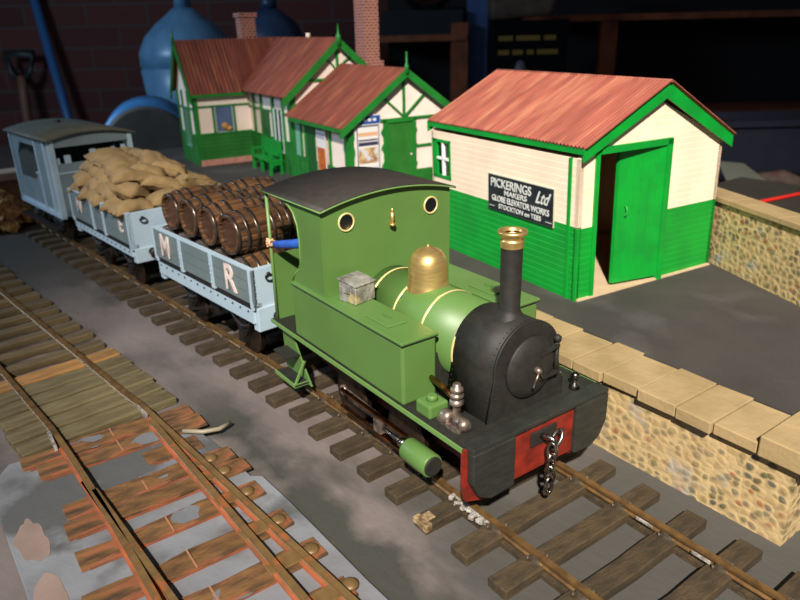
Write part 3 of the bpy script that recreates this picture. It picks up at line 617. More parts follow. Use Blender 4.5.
# ------------------------------------------------------------------ wagons
def wagon_base(W, Ln, wb, mtrim):
    """running gear of a four-wheel wagon; x forward, origin on the ground under the centre"""
    h = Ln/2
    for s in (-1, 1):
        for e in (-1, 1):
            ax = MB().box(e*wb-.03, e*wb+.03, s*.335-.02, s*.335+.02, .17, .25).box(e*wb-.05, e*wb+.05, s*.325-.008, s*.325+.008, .25, .40)
            ax.beam((e*wb, s*.33, .18), (e*(wb-.16), s*.33, .38), .012, .016).beam((e*wb, s*.33, .18), (e*min(wb+.14, h-.03), s*.33, .38), .012, .016)
            ax.tube([(e*wb-.13, s*.335, .335), (e*wb-.06, s*.335, .29), (e*wb, s*.335, .275), (e*wb+.06, s*.335, .29), (e*wb+.13, s*.335, .335)], .014, 6); ax.build('axle_guard', M_DARKM, W)
            wheel('wheel', e*wb, s*.245, .118, W, s)
        MB().beam((-wb*.9, s*.36, .20), (wb*.1, s*.38, .33), .012, .018).box(-.06, .06, s*.33-.01, s*.33+.01, .26, .40).build('brake_lever', M_DARKM, W)
    for e in (-1, 1): MB().cyl((e*wb, -.24, .196), (e*wb, .24, .196), .018).build('axle', M_DARKM, W)
    for e in (-1, 1):
        for s in (-1, 1):
            b = MB().lathe([(0, .034), (.02, .026), (.07, .022)], (e*h, s*.27, .43), (e, 0, 0), 16).build('buffer_stock', M_DARKM, W)
            MB().lathe([(0, .016), (.02, .016), (.021, .046), (.03, .046), (.036, .03)], (e*(h+.065), s*.27, .43), (e, 0, 0), 20).build('buffer_head', M_DARKM, b)
        MB().tube([(e*h, 0, .43), (e*(h+.05), 0, .435), (e*(h+.07), 0, .42), (e*(h+.06), 0, .40)], .012).torus((e*(h+.06), 0, .365), (0, 1, 0), (0, 0, 1), .018, .035, .007).build('coupling_hook', M_DARKM, W)
def open_wagon(loc, rz, Ln, ztop, zs, label, straps, near_text):
    W = empty('open_wagon', loc, rz, label, 'wagon'); h = Ln/2; wd = .42
    wagon_base(W, Ln, .36, None)
    B('floor_boards', (-h+.02, h-.02, -wd+.02, wd-.02, .47, .515), M_GRAYW, W)
    for s in (-1, 1):
        p = B('side_panel', (-h, h, *sorted((s*wd, s*(wd-.03))), zs, ztop), M_GRAYW, W)
        B('top_rim', (-h, h, *sorted((s*(wd+.004), s*(wd-.034))), ztop, ztop+.008), M_PALEW, p)
        gr = MB()
        for k in (1, 2): gr.box(-h+.05, h-.05, *sorted((s*(wd+.001), s*(wd-.01))), zs+(ztop-zs)*k/3-.0015, zs+(ztop-zs)*k/3+.0015)
        gr.build('board_gap', mat('gap_grey', (82, 92, 94), rough=.8), p)
        for sxx in straps:
            st = MB().box(sxx-.018, sxx+.018, *sorted((s*(wd+.006), s*(wd-.01))), zs-.02, ztop)
            for q in range(6): st.lathe([(0, .006), (.005, .004)], (sxx+(.01 if q % 2 else -.01), s*(wd+.006), zs+.02+q*(ztop-zs-.03)/6), (0, s, 0), 8)
            st.build('strap', M_PALEW, p)
        for e in (-1, 1): B('corner_plate', (*sorted((e*h, e*(h-.022))), *sorted((s*(wd+.005), s*(wd-.01))), zs-.02, ztop), M_PALEW, p)
        B('solebar', (-h+.02, h-.02, *sorted((s*(wd-.005), s*(wd-.07))), .405, zs-.045), M_PALEW, W)
        B('curb_rail', (-h, h, *sorted((s*(wd-.01), s*(wd-.06))), zs-.045, zs), M_WHEEL, W)
        bt = MB()
        for q in range(14): bt.lathe([(0, .007), (.006, .005)], (-h+.07+q*(Ln-.14)/13, s*(wd-.004), zs-.06), (0, s, 0), 6)
        bt.build('bolts', M_DARKM, W)
    for e in (-1, 1):
        p = B('end_panel', (*sorted((e*h, e*(h-.03))), -wd, wd, zs-.04, ztop+.006), M_PALEW, W, .003)
        B('headstock', (*sorted((e*(h+.012), e*(h-.05))), -wd+.02, wd-.02, .355, zs-.03), M_PALEW, W, .004)
        for s in (-1, 1): MB().torus((e*(h+.014), s*.30, ztop-.06), (0, 1, 0), (0, -.3, 1), .026, .022, .005, 16, 6).lathe([(0, .010), (.016, .008)], (e*h, s*.30, ztop-.038), (e, 0, 0), 8).build('rope_ring', M_DARKM, p)
        ds = MB()
        for yy in (-.39, -.2, .2, .39):
            for q in range(5): ds.lathe([(0, .005), (.004, .003)], (e*h, yy, zs-.01+q*(ztop-zs)/5), (e, 0, 0), 6)
        ds.build('rivets', M_PALEW, p)
    for (s_, xx, zz, size, sxx) in near_text:
        for sd in (-1, 1):
            M = frame((xx*(1 if sd < 0 else -1), sd*(wd+.004), zz), (1, 0, 0) if sd < 0 else (-1, 0, 0), (0, 0, 1))
            tag(text('letter', s_, M_LETTER, W, size, M, .003, sxx), 'off-white painted letter '+s_)
    return W
W1 = open_wagon((-1.866-.68*math.cos(.098)-.42*math.sin(.098)*1, -.472+.42-.68*math.sin(.098), 0), .098, 1.362, .742, .535,
                'grey open wagon lettered M R, loaded with wooden barrels, next to the locomotive', (.681-.925, .681-.482), [('M', .681-1.16, .635, .225, .9), ('R', .681-.245, .635, .235, 1.0)])
W2 = open_wagon((-3.682-.675*math.cos(.097)-.42*math.sin(.097), -.65+.42-.675*math.sin(.097), 0), .097, 1.35, .748, .50,
                'grey open wagon lettered N E, heaped with hessian sacks, second behind the locomotive', (-.12, .14), [('N', .675-1.10, .63, .17, 1), ('E', .675-.15, .64, .17, 1)])
# brake van
VN = empty('brake_van', (-5.524-.63*math.cos(.122)-.40*math.sin(.122), -.786+.395-.63*math.sin(.122), 0), .122, 'grey goods brake van with curved roof and open veranda, at the tail', 'wagon')
wagon_base(VN, 1.26, .36, None); h = .63; wd = .395
B('floor_boards', (-h, h, -wd, wd, .38, .43), M_PALEW, VN)
M_VG = mat('van_grey', (122, 138, 142), (112, 127, 132), 5, rough=.6)
def van_arch(y, r=0): return 1.105+.06*(1-(y/.42)**2)+r
top = [(y, van_arch(y, .014)) for y in [-.43+.86*k/20 for k in range(21)]]
MB().prism(top+[(y, z-.014) for y, z in reversed(top)], 'X', -h-.04, h+.04, True).build('van_roof', mat('van_roof_paint', (92, 92, 80), (78, 78, 68), 5, rough=.7), VN)
for s in (-1, 1):
    m = MB()
    yy = sorted((s*wd, s*(wd-.02)))
    m.box(-h+.05, -.42, *yy, .43, 1.10).box(-.42, .22, *yy, .43, .66).box(.22, h-.16, *yy, .43, 1.10).box(-.42, .22, *yy, 1.02, 1.10)
    m.prism([(.02, .66), (.22, .66), (.22, .84)], 'Y', *yy).prism([(-.42, 1.02), (-.42, .90), (-.30, 1.02)], 'Y', *yy)
    m.build('side_panel', M_VG, VN)
    B('solebar', (-h, h, *sorted((s*(wd+.01), s*(wd-.04))), .36, .40), M_PALEW, VN)
    B('footboard', (-h+.06, h-.06, *sorted((s*(wd+.06), s*(wd-.01))), .24, .252), M_DARKM, VN)
    for xx in (-h+.02, h-.02, h-.17, .20): B('post', (xx-.02, xx+.02, *sorted((s*(wd+.008), s*(wd-.03))), .38, 1.11), M_PALEW, VN)
B('bulkhead', (-.42, -.40, -wd+.02, wd-.02, .43, 1.12), M_VG, VN); B('bulkhead', (.20, .215, -wd+.02, wd-.02, .43, .98), mat('van_inner', (40, 44, 46), rough=.8), VN)
MB().box(-.10, 0, -.30, -.22, .43, .95).box(-.15, .05, -.34, -.16, .70, .72).build('brake_column', M_PALEW, VN)
for e in (-1, 1):
    x0, x1 = sorted((e*h, e*(h-.022)))
    B('end_panel', (x0, x1, -wd, wd, .38, .885), M_VG, VN)
    ys = [-wd+2*wd*k/16 for k in range(17)]
    MB().prism([(-wd, 1.04), (wd, 1.04)]+[(y, van_arch(y)) for y in reversed(ys)], 'X', x0, x1).build('end_header', M_VG, VN)
    B('end_rail', (*sorted((e*(h+.005), e*(h-.03))), -wd, wd, .79, .805), M_PALEW, VN)
    for yy, hh, ww in ((-.33, .93, .02), (-.245, .95, .055), (.0, .98, .055), (.20, .98, .03), (.30, .99, .04)):
        B('stanchion', (x0, x1, yy-ww/2, yy+ww/2, .885, hh+.01), M_PALEW, VN)
    for yy in (-wd+.02, wd-.02): B('corner_post', (*sorted((e*(h+.008), e*(h-.03))), yy-.022, yy+.022, .38, 1.11), M_PALEW, VN)
MB().lathe([(0, .03), (.03, .03), (.035, .02)], (-.25, .0, 1.165), (0, 0, 1), 12).build('stove_pipe', M_DARKM, VN)

# ------------------------------------------------------------------ barrels
def make_barrel():
    t = empty('barrel', (0, 0, 0), 0, 'x', 'barrel', 'wooden barrels in the wagon lettered M R')
    Lb, R0, R1 = .380, .116, .137
    def R(z): return R1-(R1-R0)*(2*z/Lb)**2
    m = MB(); seg = 80; nst = 20; prof = [(-Lb/2+Lb*k/14) for k in range(15)]; rings = []
    for z in prof:
        rings.append([m.bm.verts.new(((R(z)-(.006 if (k % 4 == 0) else 0))*math.cos(2*PI*k/seg), (R(z)-(.006 if (k % 4 == 0) else 0))*math.sin(2*PI*k/seg), z)) for k in range(seg)])
    for A, Bb in zip(rings, rings[1:]):
        for k in range(seg): m.bm.faces.new((A[k], A[(k+1) % seg], Bb[(k+1) % seg], Bb[k]))
    for rg, z in ((rings[0], -Lb/2), (rings[-1], Lb/2)):
        sgn = -1 if z < 0 else 1
        inn = [m.bm.verts.new((v.co.x*.88, v.co.y*.88, z)) for v in rg]; inn2 = [m.bm.verts.new((v.co.x*.86, v.co.y*.86, z-sgn*.018)) for v in rg]
        for A, Bb in ((rg, inn), (inn, inn2)):
            for k in range(seg): m.bm.faces.new((A[k], A[(k+1) % seg], Bb[(k+1) % seg], Bb[k]))
    m.build('staves', M_WOODB, t)
    for z in (-1, 1):
        hd = MB().lathe([(0, .102), (.004, .102)], (0, 0, z*(Lb/2-.022)), (0, 0, 1), 32)
        hd.build('barrel_head', M_BHEAD, t)
    for z in (-.178, -.118, -.055, .055, .118, .178):
        MB().lathe([(-.011, R(z-.011)+.0005), (-.010, R(z-.01)+.005), (.010, R(z+.01)+.005), (.011, R(z+.011)+.0005)], (0, 0, z), (0, 0, 1), 48, False).build('hoop', M_HOOP, t)
    return t
bar0 = make_barrel(); bused = False
ordw = ['first', 'second', 'third', 'fourth', 'fifth', 'sixth']
def put_barrel(W, lx, ly, z, roll, yaw, label):
    global bused
    b = bar0 if not bused else copy_tree(bar0); bused = True
    c, s = math.cos(W.rotation_euler.z), math.sin(W.rotation_euler.z)
    b.location = (W.location.x+c*lx-s*ly, W.location.y+s*lx+c*ly, z)
    b.rotation_mode = 'XYZ'
    q = Matrix.Rotation(W.rotation_euler.z+yaw, 4, 'Z') @ Matrix.Rotation(PI/2, 4, 'X') @ Matrix.Rotation(roll, 4, 'Z')
    b.rotation_euler = q.to_euler(); b['label'] = label
for j, xx in enumerate([.505, .250, -.005, -.260, -.505]):
    for sd, side_ in ((-1, 'near side'), (1, 'platform side')):
        put_barrel(W1, xx, sd*.193, .655, random.uniform(0, 6), 0, '%s bottom-layer barrel from the locomotive, %s of the wagon' % (ordw[j], side_))
for j, xx in enumerate([.40, .135, -.13, -.395]):
    for sd, side_ in ((-1, 'near side'), (1, 'platform side')):
        put_barrel(W1, xx+(.03 if sd < 0 else .045), sd*.194-(.02 if sd < 0 else 0), .908, random.uniform(0, 6), random.uniform(-.04, .04), '%s top-layer barrel from the locomotive, %s of the wagon' % (ordw[j], side_))

# ------------------------------------------------------------------ sacks
def sack_mesh(seed):
    rnd = random.Random(seed); bm = bmesh.new(); bmesh.ops.create_cube(bm, size=2); bmesh.ops.subdivide_edges(bm, edges=bm.edges[:], cuts=9, use_grid_fill=True)
    for v in bm.verts:
        x, y, z = v.co; ex = 1-abs(x)**4*.25; puff = (1-abs(x)**3.2)**.5*(1-abs(y)**3.2)**.5 if abs(x) < 1 and abs(y) < 1 else 0
        n = noise.noise(Vector((x*1.6+seed*7, y*1.6, z*1.2)))*.16
        v.co = Vector((x*.165*(1+.06*(y*y)), y*.098*(1+.10*x*x), (z*.050*puff)*(1+n*2.2)+(.004*z)+.018*math.cos(x*1.5)-.018))
        v.co += Vector((noise.noise(Vector((y*2, z, seed)))*.014, noise.noise(Vector((x*2, z, seed+3.3)))*.014, noise.noise(Vector((x*3+seed, y*3, 1)))*.010))
    for f in bm.faces: f.smooth = True
    me = bpy.data.meshes.new('sack'); bm.to_mesh(me); bm.free(); me.materials.append(M_SACK); return me
sacks = [sack_mesh(k) for k in range(6)]
sn = 0
endw = ['at the barrel end', 'one row behind the barrels', 'in mid wagon', 'one row before the van', 'at the van end']
sidew = {-1: 'on the near side', 0: 'on the centre line', 1: 'on the platform side'}
layw = ['bottom', 'second', 'third', 'top']
grid = [(0, .775, [.53, .29, .03, -.23, -.50], .30), (1, .855, [.40, .16, -.10, -.36], .25), (2, .94, [.20, -.02, -.28, -.50], .19), (3, 1.01, [.02, -.20, -.42], .12)]
for ly, z, rows, off in grid:
    for r, xx in enumerate(rows):
        for sd in (-1, 0, 1):
            if ly == 3 and sd == 0: continue
            o = bpy.data.objects.new('sack', sacks[sn % 6]); COL.objects.link(o); sn += 1
            lx_, ly_ = xx+random.uniform(-.03, .03), sd*off+random.uniform(-.02, .02)
            c, s = math.cos(W2.rotation_euler.z), math.sin(W2.rotation_euler.z)
            o.location = (W2.location.x+c*lx_-s*ly_, W2.location.y+s*lx_+c*ly_, z+random.uniform(-.012, .012)+(.02 if sd == 0 else 0))
            o.rotation_euler = (sd*-.30+random.uniform(-.1, .1), random.uniform(-.12, .12)+(.18 if r == 0 else 0), W2.rotation_euler.z+random.choice((0, PI/2, PI/2, 1.2, 2.0))+random.uniform(-.35, .35))
            if r == 0 and ly == 0: o.rotation_euler = (random.uniform(-.05, .05), 0, W2.rotation_euler.z+PI/2+random.uniform(-.08, .08))
            o.scale = (random.uniform(.9, 1.05), random.uniform(.92, 1.1), random.uniform(1., 1.25))
            tag(o, 'hessian sack in the %s layer, %s, %s' % (layw[ly], endw[r], sidew[sd]), 'sack', 'hessian sacks heaped in the wagon')

# ------------------------------------------------------------------ goods shed
SH = empty('goods_shed', (-.887, 1.235, PZ), -.0934, 'goods shed, cream over green boards, with a red corrugated roof and open door', 'building')
def lean(m): return m.xf(lambda c: (c.x, c.y-(.038+.008*min(max(c.y/1.246, 0), 1))*c.z-.024*(1-min(max(c.y/1.246, 0), 1)), c.z))
SW, SLn, SE, SG, AP = 1.246, 1.549, .875, .4696, 1.16
DO0, DO1, DH = .145, .70, .905        # door opening across the gable
def sbuild(m, name, mt, par=SH, bevel=0): return lean(m).build(name, mt, par, bevel)
def roofz(t): return SE+(AP-SE)*(1-abs(t-SW/2)/(SW/2))
CARD = mat('card_lining', (200, 170, 134), (184, 154, 118), 4, rough=.85)
# gable wall, lower green and upper cream, with the doorway cut out
sbuild(MB().box(-.03, 0, 0, DO0, 0, SG-.01), 'gable_lower_boards', M_SGREEN); sbuild(MB().box(-.03, 0, DO1, SW, 0, SG), 'gable_lower_boards', M_SGREEN)
sbuild(MB().prism([(0, SG-.01), (DO0, SG-.01), (DO0, roofz(DO0)), (0, SE)], 'X', -.03, 0).prism([(DO0, DH), (DO1, DH), (DO1, roofz(DO1)), (SW/2, AP), (DO0, roofz(DO0))], 'X', -.03, 0).prism([(DO1, SG), (SW, SG), (SW, SE), (DO1, roofz(DO1))], 'X', -.03, 0), 'gable_upper_boards', M_SCREAM)
# long near wall (window at the far end)
wl0, wl1, wz0, wz1 = 1.30, 1.53, .535, .82
sbuild(MB().box(-SLn, 0, 0, .03, 0, SG), 'side_lower_boards', M_SGREEN)
sbuild(MB().box(-wl0, 0, 0, .03, SG, SE).box(-SLn, -wl1, 0, .03, SG, SE).box(-wl1, -wl0, 0, .03, SG, wz0).box(-wl1, -wl0, 0, .03, wz1, SE), 'side_upper_boards', M_SCREAM)
sbuild(MB().box(-SLn, 0, SW-.03, SW, 0, SG), 'side_lower_boards', M_SGREEN)
sbuild(MB().box(-SLn, 0, SW-.03, SW, SG, SE), 'side_upper_boards', M_SCREAM)
sbuild(MB().prism([(0, 0), (SW, 0), (SW, SE), (SW/2, AP), (0, SE)], 'X', -SLn, -SLn+.03), 'rear_wall', M_SCREAM)
sbuild(MB().box(-SLn+.03, -.03, .03, .036, .012, SE-.02), 'lining', CARD); sbuild(MB().box(-SLn+.03, -.03, SW-.036, SW-.03, .012, SE-.02), 'lining', CARD); sbuild(MB().box(-SLn+.03, -SLn+.036, .03, SW-.03, .012, SE-.02), 'lining', CARD)
sbuild(MB().box(-SLn, .02, .01, SW-.01, .001, .012), 'shed_floor', mat('card_floor', (206, 180, 146), (190, 164, 130), 4, rough=.8))
wf = sbuild(MB().box(-wl1, -wl0, -.006, .03, wz0, wz0+.022).box(-wl1, -wl0, -.006, .03, wz1-.02, wz1).box(-wl1, -wl1+.05, -.006, .03, wz0, wz1).box(-wl0-.018, -wl0, -.006, .03, wz0, wz1), 'window_frame', M_SGREENP)
sbuild(MB().box(-wl1, -wl0, .016, .02, wz0, wz1), 'window_glass', M_DGLASS, wf)
sbuild(MB().box(-(wl0+wl1)/2+.005, -(wl0+wl1)/2+.022, -.004, .016, wz0+.02, wz1-.02).box(-wl1+.05, -wl0-.018, -.004, .016, .672, .688), 'glazing_bar', mat('bar_white', (240, 240, 236), rough=.5), wf)
# trims
sbuild(MB().box(-.085, -.062, -.008, .01, 0, SE), 'corner_trim', M_SGREENP)
sbuild(MB().box(-.012, .006, -.006, .012, 0, SG-.01), 'corner_trim', M_SGREENP)
sbuild(MB().box(.0, .012, DO0-.03, DO0, 0, DH), 'door_post', M_SGREENP); sbuild(MB().box(.0, .022, DO1, DO1+.045, 0, DH+.02), 'door_post', M_SGREENP)
sbuild(MB().box(.0, .022, DO0+.0, DO1+.045, DH-.015, DH+.025), 'door_lintel', M_SGREENP)
# door leaf ajar, hinged on the right post
dl = MB().box(-.010, .012, -.345, 0, .03, DH-.02); 
for k in range(1, 6): dl.box(.012, .0135, -.345+k*.057, -.343+k*.057, .03, DH-.02)
dl.xf(lambda c: (c.x*math.cos(.16)-c.y*math.sin(.16)*-1, c.y*math.cos(.16)+c.x*math.sin(.16)*1, c.z)).xf(lambda c: (c.x+.0, c.y+DO1-.002, c.z))
dl = sbuild(dl, 'door', M_SGREENP)
sbuild(MB().tube([(-.038, .42, .47), (-.02, .42, .475), (-.018, .425, .50), (-.02, .42, .53), (-.038, .42, .535)], .006, 8), 'door_handle', M_SGREENP, dl)
# roof
RX0, RX1 = -1.57, .062; RT0, RT1 = -.015, SW+.045; RR, RRt = 1.275, .635; RZ0, RZ1 = .948, .905
def corr(x0, x1, p_e, p_r, pitch, amp, along='X', th=.006):
    """corrugated sheet between an eave point and ridge point (in t,z), ribs running down the slope"""
    m = MB(); n = int((x1-x0)/pitch*6); A = []; Bv = []; C_ = []; D = []
    for k in range(n+1):
        x = x0+(x1-x0)*k/n; dz = amp*math.sin(2*PI*k/6)
        f = (lambda q, e: (x, q[0], q[1]+dz+e)) if along == 'X' else (lambda q, e: (q[0], x, q[1]+dz+e))
        A.append(m.bm.verts.new(f(p_e, 0))); Bv.append(m.bm.verts.new(f(p_r, 0))); C_.append(m.bm.verts.new(f(p_r, -th))); D.append(m.bm.verts.new(f(p_e, -th)))
    for k in range(n):
        for P, Q in ((A, Bv), (Bv, C_), (C_, D), (D, A)): fc = m.bm.faces.new((P[k], P[k+1], Q[k+1], Q[k]))
    m.bm.faces.new((A[0], Bv[0], C_[0], D[0])); m.bm.faces.new((A[-1], D[-1], C_[-1], Bv[-1])); return m
sbuild(corr(RX0, RX1, (RT0, RZ0), (RRt, RR), .030, .0048), 'roof_sheet', M_CORR)
sbuild(corr(RX0, RX1, (RT1+.0, RZ1), (RRt, RR), .030, .0048), 'roof_sheet', M_CORR)
sbuild(MB().tube([(RX0, RRt, RR-.004), (RX1, RRt, RR-.004)], .009), 'ridge_cap', M_CORR)
for sx_, px in ((1, RX1-.02), (-1, RX0+.004)):
    sbuild(MB().prism([(RT0+.0, RZ0-.012), (RRt, RR-.012), (RRt, RR-.10), (RT0+.0, RZ0-.085)], 'X', px-.012, px).prism([(RT1, RZ1-.012), (RRt, RR-.012), (RRt, RR-.105), (RT1, RZ1-.085)], 'X', px-.012, px), 'bargeboard', M_SGREENP)
sbuild(MB().box(RX0+.01, RX1-.03, RT0+.006, RT0+.022, RZ0-.045, RZ0-.008), 'fascia', M_SGREENP)
sbuild(MB().box(RX0+.01, RX1-.03, RT1-.022, RT1-.006, RZ1-.045, RZ1-.008), 'fascia', M_SGREENP)
# enamel sign on the long wall (a sign is fixed to the shed)
sg = sbuild(MB().box(-.834, -.198, -.016, -.002, .430, .665), 'advert_sign', mat('sign_black', (42, 48, 52), (30, 36, 40), 10, rough=.35))
sbuild(MB().box(-.838, -.194, -.012, -.003, .426, .669), 'sign_edge', mat('sign_edge', (176, 176, 160), rough=.5), sg)
M_SL = mat('sign_letter', (206, 208, 204), rough=.4)
def stext(s, xx, zz, size, sxx=1, shear=0): 
    y = -.0175-.05*zz
    return text('sign_lettering', s, M_SL, sg, size, frame((xx, -.0185-.024-.038*zz, zz), (1, 0, 0), (0, -.038, 1)), .0012, sxx, shear)
stext('PICKERINGS', -.600, .614, .082, .92); stext('Ltd', -.300, .592, .11, .8, .5); stext('MAKERS', -.55, .560, .048, 1.3); stext('GLOBE ELEVATOR WORKS', -.51, .510, .056, .84); stext('STOCKTON on TEES', -.51, .461, .044, 1.05)
sbuild(MB().box(-.825, -.765, -.018, -.0165, .452, .456).box(-.26, -.205, -.018, -.0165, .452, .456), 'sign_rule', M_SL, sg)

# ------------------------------------------------------------------ station building
ST = empty('station_building', (-6.2, 2.3, PZ), 0, 'station house with brown corrugated gables and green timber framing', 'building')
OX, OY = -6.2, 2.3; SRZ = -.085
def stp(x, y): return (-6.84+math.cos(SRZ)*(x+6.84)-math.sin(SRZ)*(y-1.75), 1.86+math.sin(SRZ)*(x+6.84)+math.cos(SRZ)*(y-1.75))
ST.location = (*stp(OX, OY), PZ); ST.rotation_euler = (0, 0, SRZ)
def sb_(m, name, mt, par=ST, bevel=0):
    m.xf(lambda c: (c.x-OX, c.y-OY, (c.z-PZ)*1.035)); return m.build(name, mt, par, bevel)
G, GB, CR = M_STGREEN, M_STGREENB, mat('station_cream', (244, 226, 214), (236, 214, 202), 5, rough=.7)
# main block: x -8.2..-5.45, y 1.75..2.92
gx, gy0, gy1, gr, ez = -5.45, 1.75, 2.92, 2.335, 1.36
sb_(MB().box(-8.2, gx, gy0, gy1, PZ, ez).prism([(gy0, ez), (gy1, ez), (gr, 1.83)], 'X', -8.2, gx), 'main_walls', CR)
sb_(corr(-8.2, gx+.08, (gy0-.12, 1.305), (gr, 1.885), .05, .006), 'roof_sheet', M_CORR2)
sb_(corr(-8.2, gx+.08, (gy1+.12, 1.305), (gr, 1.885), .05, .006), 'roof_sheet', M_CORR2)
bx = gx+.085
sb_(MB().prism([(gy0-.14, 1.285), (gr, 1.885), (gr, 1.79), (gy0-.14, 1.19)], 'X', bx-.02, bx).prism([(gy1+.14, 1.285), (gr, 1.885), (gr, 1.79), (gy1+.14, 1.19)], 'X', bx-.02, bx), 'bargeboard', G)
sb_(MB().lathe([(0, .03), (.10, .03), (.13, .012), (.22, .004)], (bx-.01, gr, 1.80), (0, 0, 1), 8), 'finial', G)
def arcpts(c, r, a0, a1, n=8): return [(gx+.012, c[0]+r*math.cos(a0+(a1-a0)*k/n), c[1]+r*math.sin(a0+(a1-a0)*k/n)) for k in range(n+1)]
m = MB().box(gx, gx+.02, gr-.014, gr+.014, 1.46, 1.82).box(gx, gx+.02, gy0+.16, gy1-.16, 1.445, 1.47).box(gx, gx+.02, gy0-.01, gy0+.04, PZ, 1.34)
m.tube(arcpts((gr-.22, 1.46), .215, 0, PI*.42), .012, 6).tube(arcpts((gr+.22, 1.46), .215, PI, PI*.58), .012, 6); sb_(m, 'gable_framing', G)
# wing with its ridge across the track
wx0, wx1, wy0, wr = -7.56, -6.84, 1.04, -7.20
sb_(MB().box(wx0, wx1, wy0, 1.9, PZ, 1.31).prism([(wx0, 1.31), (wx1, 1.31), (wr, 1.83)], 'Y', wy0, 1.9), 'wing_walls', CR)
def wroof(xe):
    return corr(wy0-.07, 2.33, (xe, 1.285), (wr, 1.885), .05, .006, 'Y')
w_ = wroof(wx1+.07)
for v in w_.bm.verts:   # cut the wing roof back along the valley where it meets the main roof
    lim = 1.63+(wx1+.07-v.co.x)/(wx1+.07-wr)*(2.335-1.63)
    if v.co.y > lim: v.co.y = lim
sb_(w_, 'roof_sheet', M_CORR3)
w_ = wroof(wx0-.07)
sb_(w_, 'roof_sheet', M_CORR3)
by = wy0-.075
sb_(MB().prism([(wx1+.10, 1.275), (wr, 1.895), (wr, 1.80), (wx1+.10, 1.18)], 'Y', by, by+.02).prism([(wx0-.10, 1.275), (wr, 1.895), (wr, 1.80), (wx0-.10, 1.18)], 'Y', by, by+.02), 'bargeboard', G)
sb_(MB().lathe([(0, .022), (.08, .02), (.2, .003)], (wr, by+.01, 1.82), (0, 0, 1), 8), 'finial', G)
sb_(MB().box(wx1+.05, wx1+.075, wy0-.05, 1.66, 1.245, 1.28), 'fascia', G)
# wing front dressing (faces the camera end)
fx = wx1
sb_(MB().box(fx, fx+.012, wy0, 1.83, PZ+.07, .81), 'dado_boards', GB)
sb_(MB().box(fx-.0, fx+.02, wy0, 1.84, PZ, PZ+.07), 'brick_plinth', mat('plinth_brick', (196, 140, 124), (176, 120, 106), 18, rough=.8))
sb_(MB().box(fx, fx+.018, wy0-.005, wy0+.035, PZ+.05, 1.26).box(fx, fx+.018, 1.79, 1.83, PZ+.05, 1.26).box(fx, fx+.016, wy0, 1.83, 1.125, 1.145).box(fx, fx+.016, wy0, 1.83, .80, .822).box(fx, fx+.016, 1.25, 1.275, .80, 1.14).box(fx, fx+.016, 1.52, 1.545, .80, 1.14), 'framing', G)
bwn = sb_(MB().box(fx, fx+.02, 1.275, 1.295, .82, 1.125).box(fx, fx+.02, 1.50, 1.52, .82, 1.125).box(fx, fx+.02, 1.275, 1.52, .82, .835), 'window', mat('sash_grey', (150, 165, 160), rough=.5))
sb_(MB().box(fx, fx+.008, 1.285, 1.51, .83, 1.13), 'pane', mat('pane_blue', (86, 104, 140), (70, 88, 124), 3, rough=.25), bwn)
sb_(MB().lathe([(0, .03), (.04, .05), (.07, .04), (.09, .0)], (fx+.005, 1.40, .85), (0, .0, 1), 10).lathe([(0, .04), (.03, .05), (.06, .0)], (fx+.005, 1.45, .84), (0, 0, 1), 10), 'window_display', mat('display_yellow', (206, 160, 84), (150, 90, 60), 14, rough=.6), bwn)
# wing left face (faces the track)
sb_(MB().box(wx0, wx1, wy0-.012, wy0, PZ, .80), 'dado_boards', GB)
m = MB()
for q in (wx1-.02, -7.08, -7.34, wx0+.02): m.box(q-.02, q+.02, wy0-.018, wy0, PZ, 1.31)
m.box(wx0, wx1, wy0-.016, wy0, .79, .81).box(wx0, wx1, wy0-.016, wy0, 1.10, 1.12); sb_(m, 'framing', G)
lw_ = sb_(MB().box(-7.34, -7.10, wy0-.02, wy0, .64, .66).box(-7.34, -7.32, wy0-.02, wy0, .64, 1.10).box(-7.12, -7.10, wy0-.02, wy0, .64, 1.10).box(-7.24, -7.22, wy0-.02, wy0, .64, 1.1), 'window', mat('sash_green', (120, 170, 150), rough=.5))
sb_(MB().box(-7.33, -7.11, wy0-.008, wy0-.001, .65, 1.10), 'pane', M_DGLASS, lw_)
# main side wall between wing and porch corner, faces the track (y 1.75)
sy = gy0
sb_(MB().box(-6.84, gx, sy-.012, sy, PZ, .80), 'dado_boards', GB)
m = MB()
for q, ww in ((-6.66, .03), (-6.40, .03), (-6.02, .03), (-5.70, .02), (-5.49, .05)): m.box(q-ww, q+ww, sy-.02, sy, PZ, 1.33)
m.box(-6.84, gx, sy-.018, sy, .79, .81).box(-6.84, gx, sy-.018, sy, 1.10, 1.115); sb_(m, 'framing', G)
dd = sb_(MB().box(-6.38, -6.16, sy-.014, sy-.0, PZ, 1.09), 'door_leaf', mat('door_dark', (26, 92, 34), (22, 80, 30), 8, rough=.5))
mw = sb_(MB().box(-5.98, -5.96, sy-.025, sy, .68, 1.14).box(-5.74, -5.72, sy-.025, sy, .68, 1.14).box(-5.86, -5.84, sy-.025, sy, .68, 1.14).box(-5.98, -5.72, sy-.025, sy, .66, .69), 'window', mat('sash_white', (200, 214, 214), rough=.5))
sb_(MB().box(-5.97, -5.73, sy-.014, sy-.002, .68, 1.14), 'pane', M_DGLASS, mw)
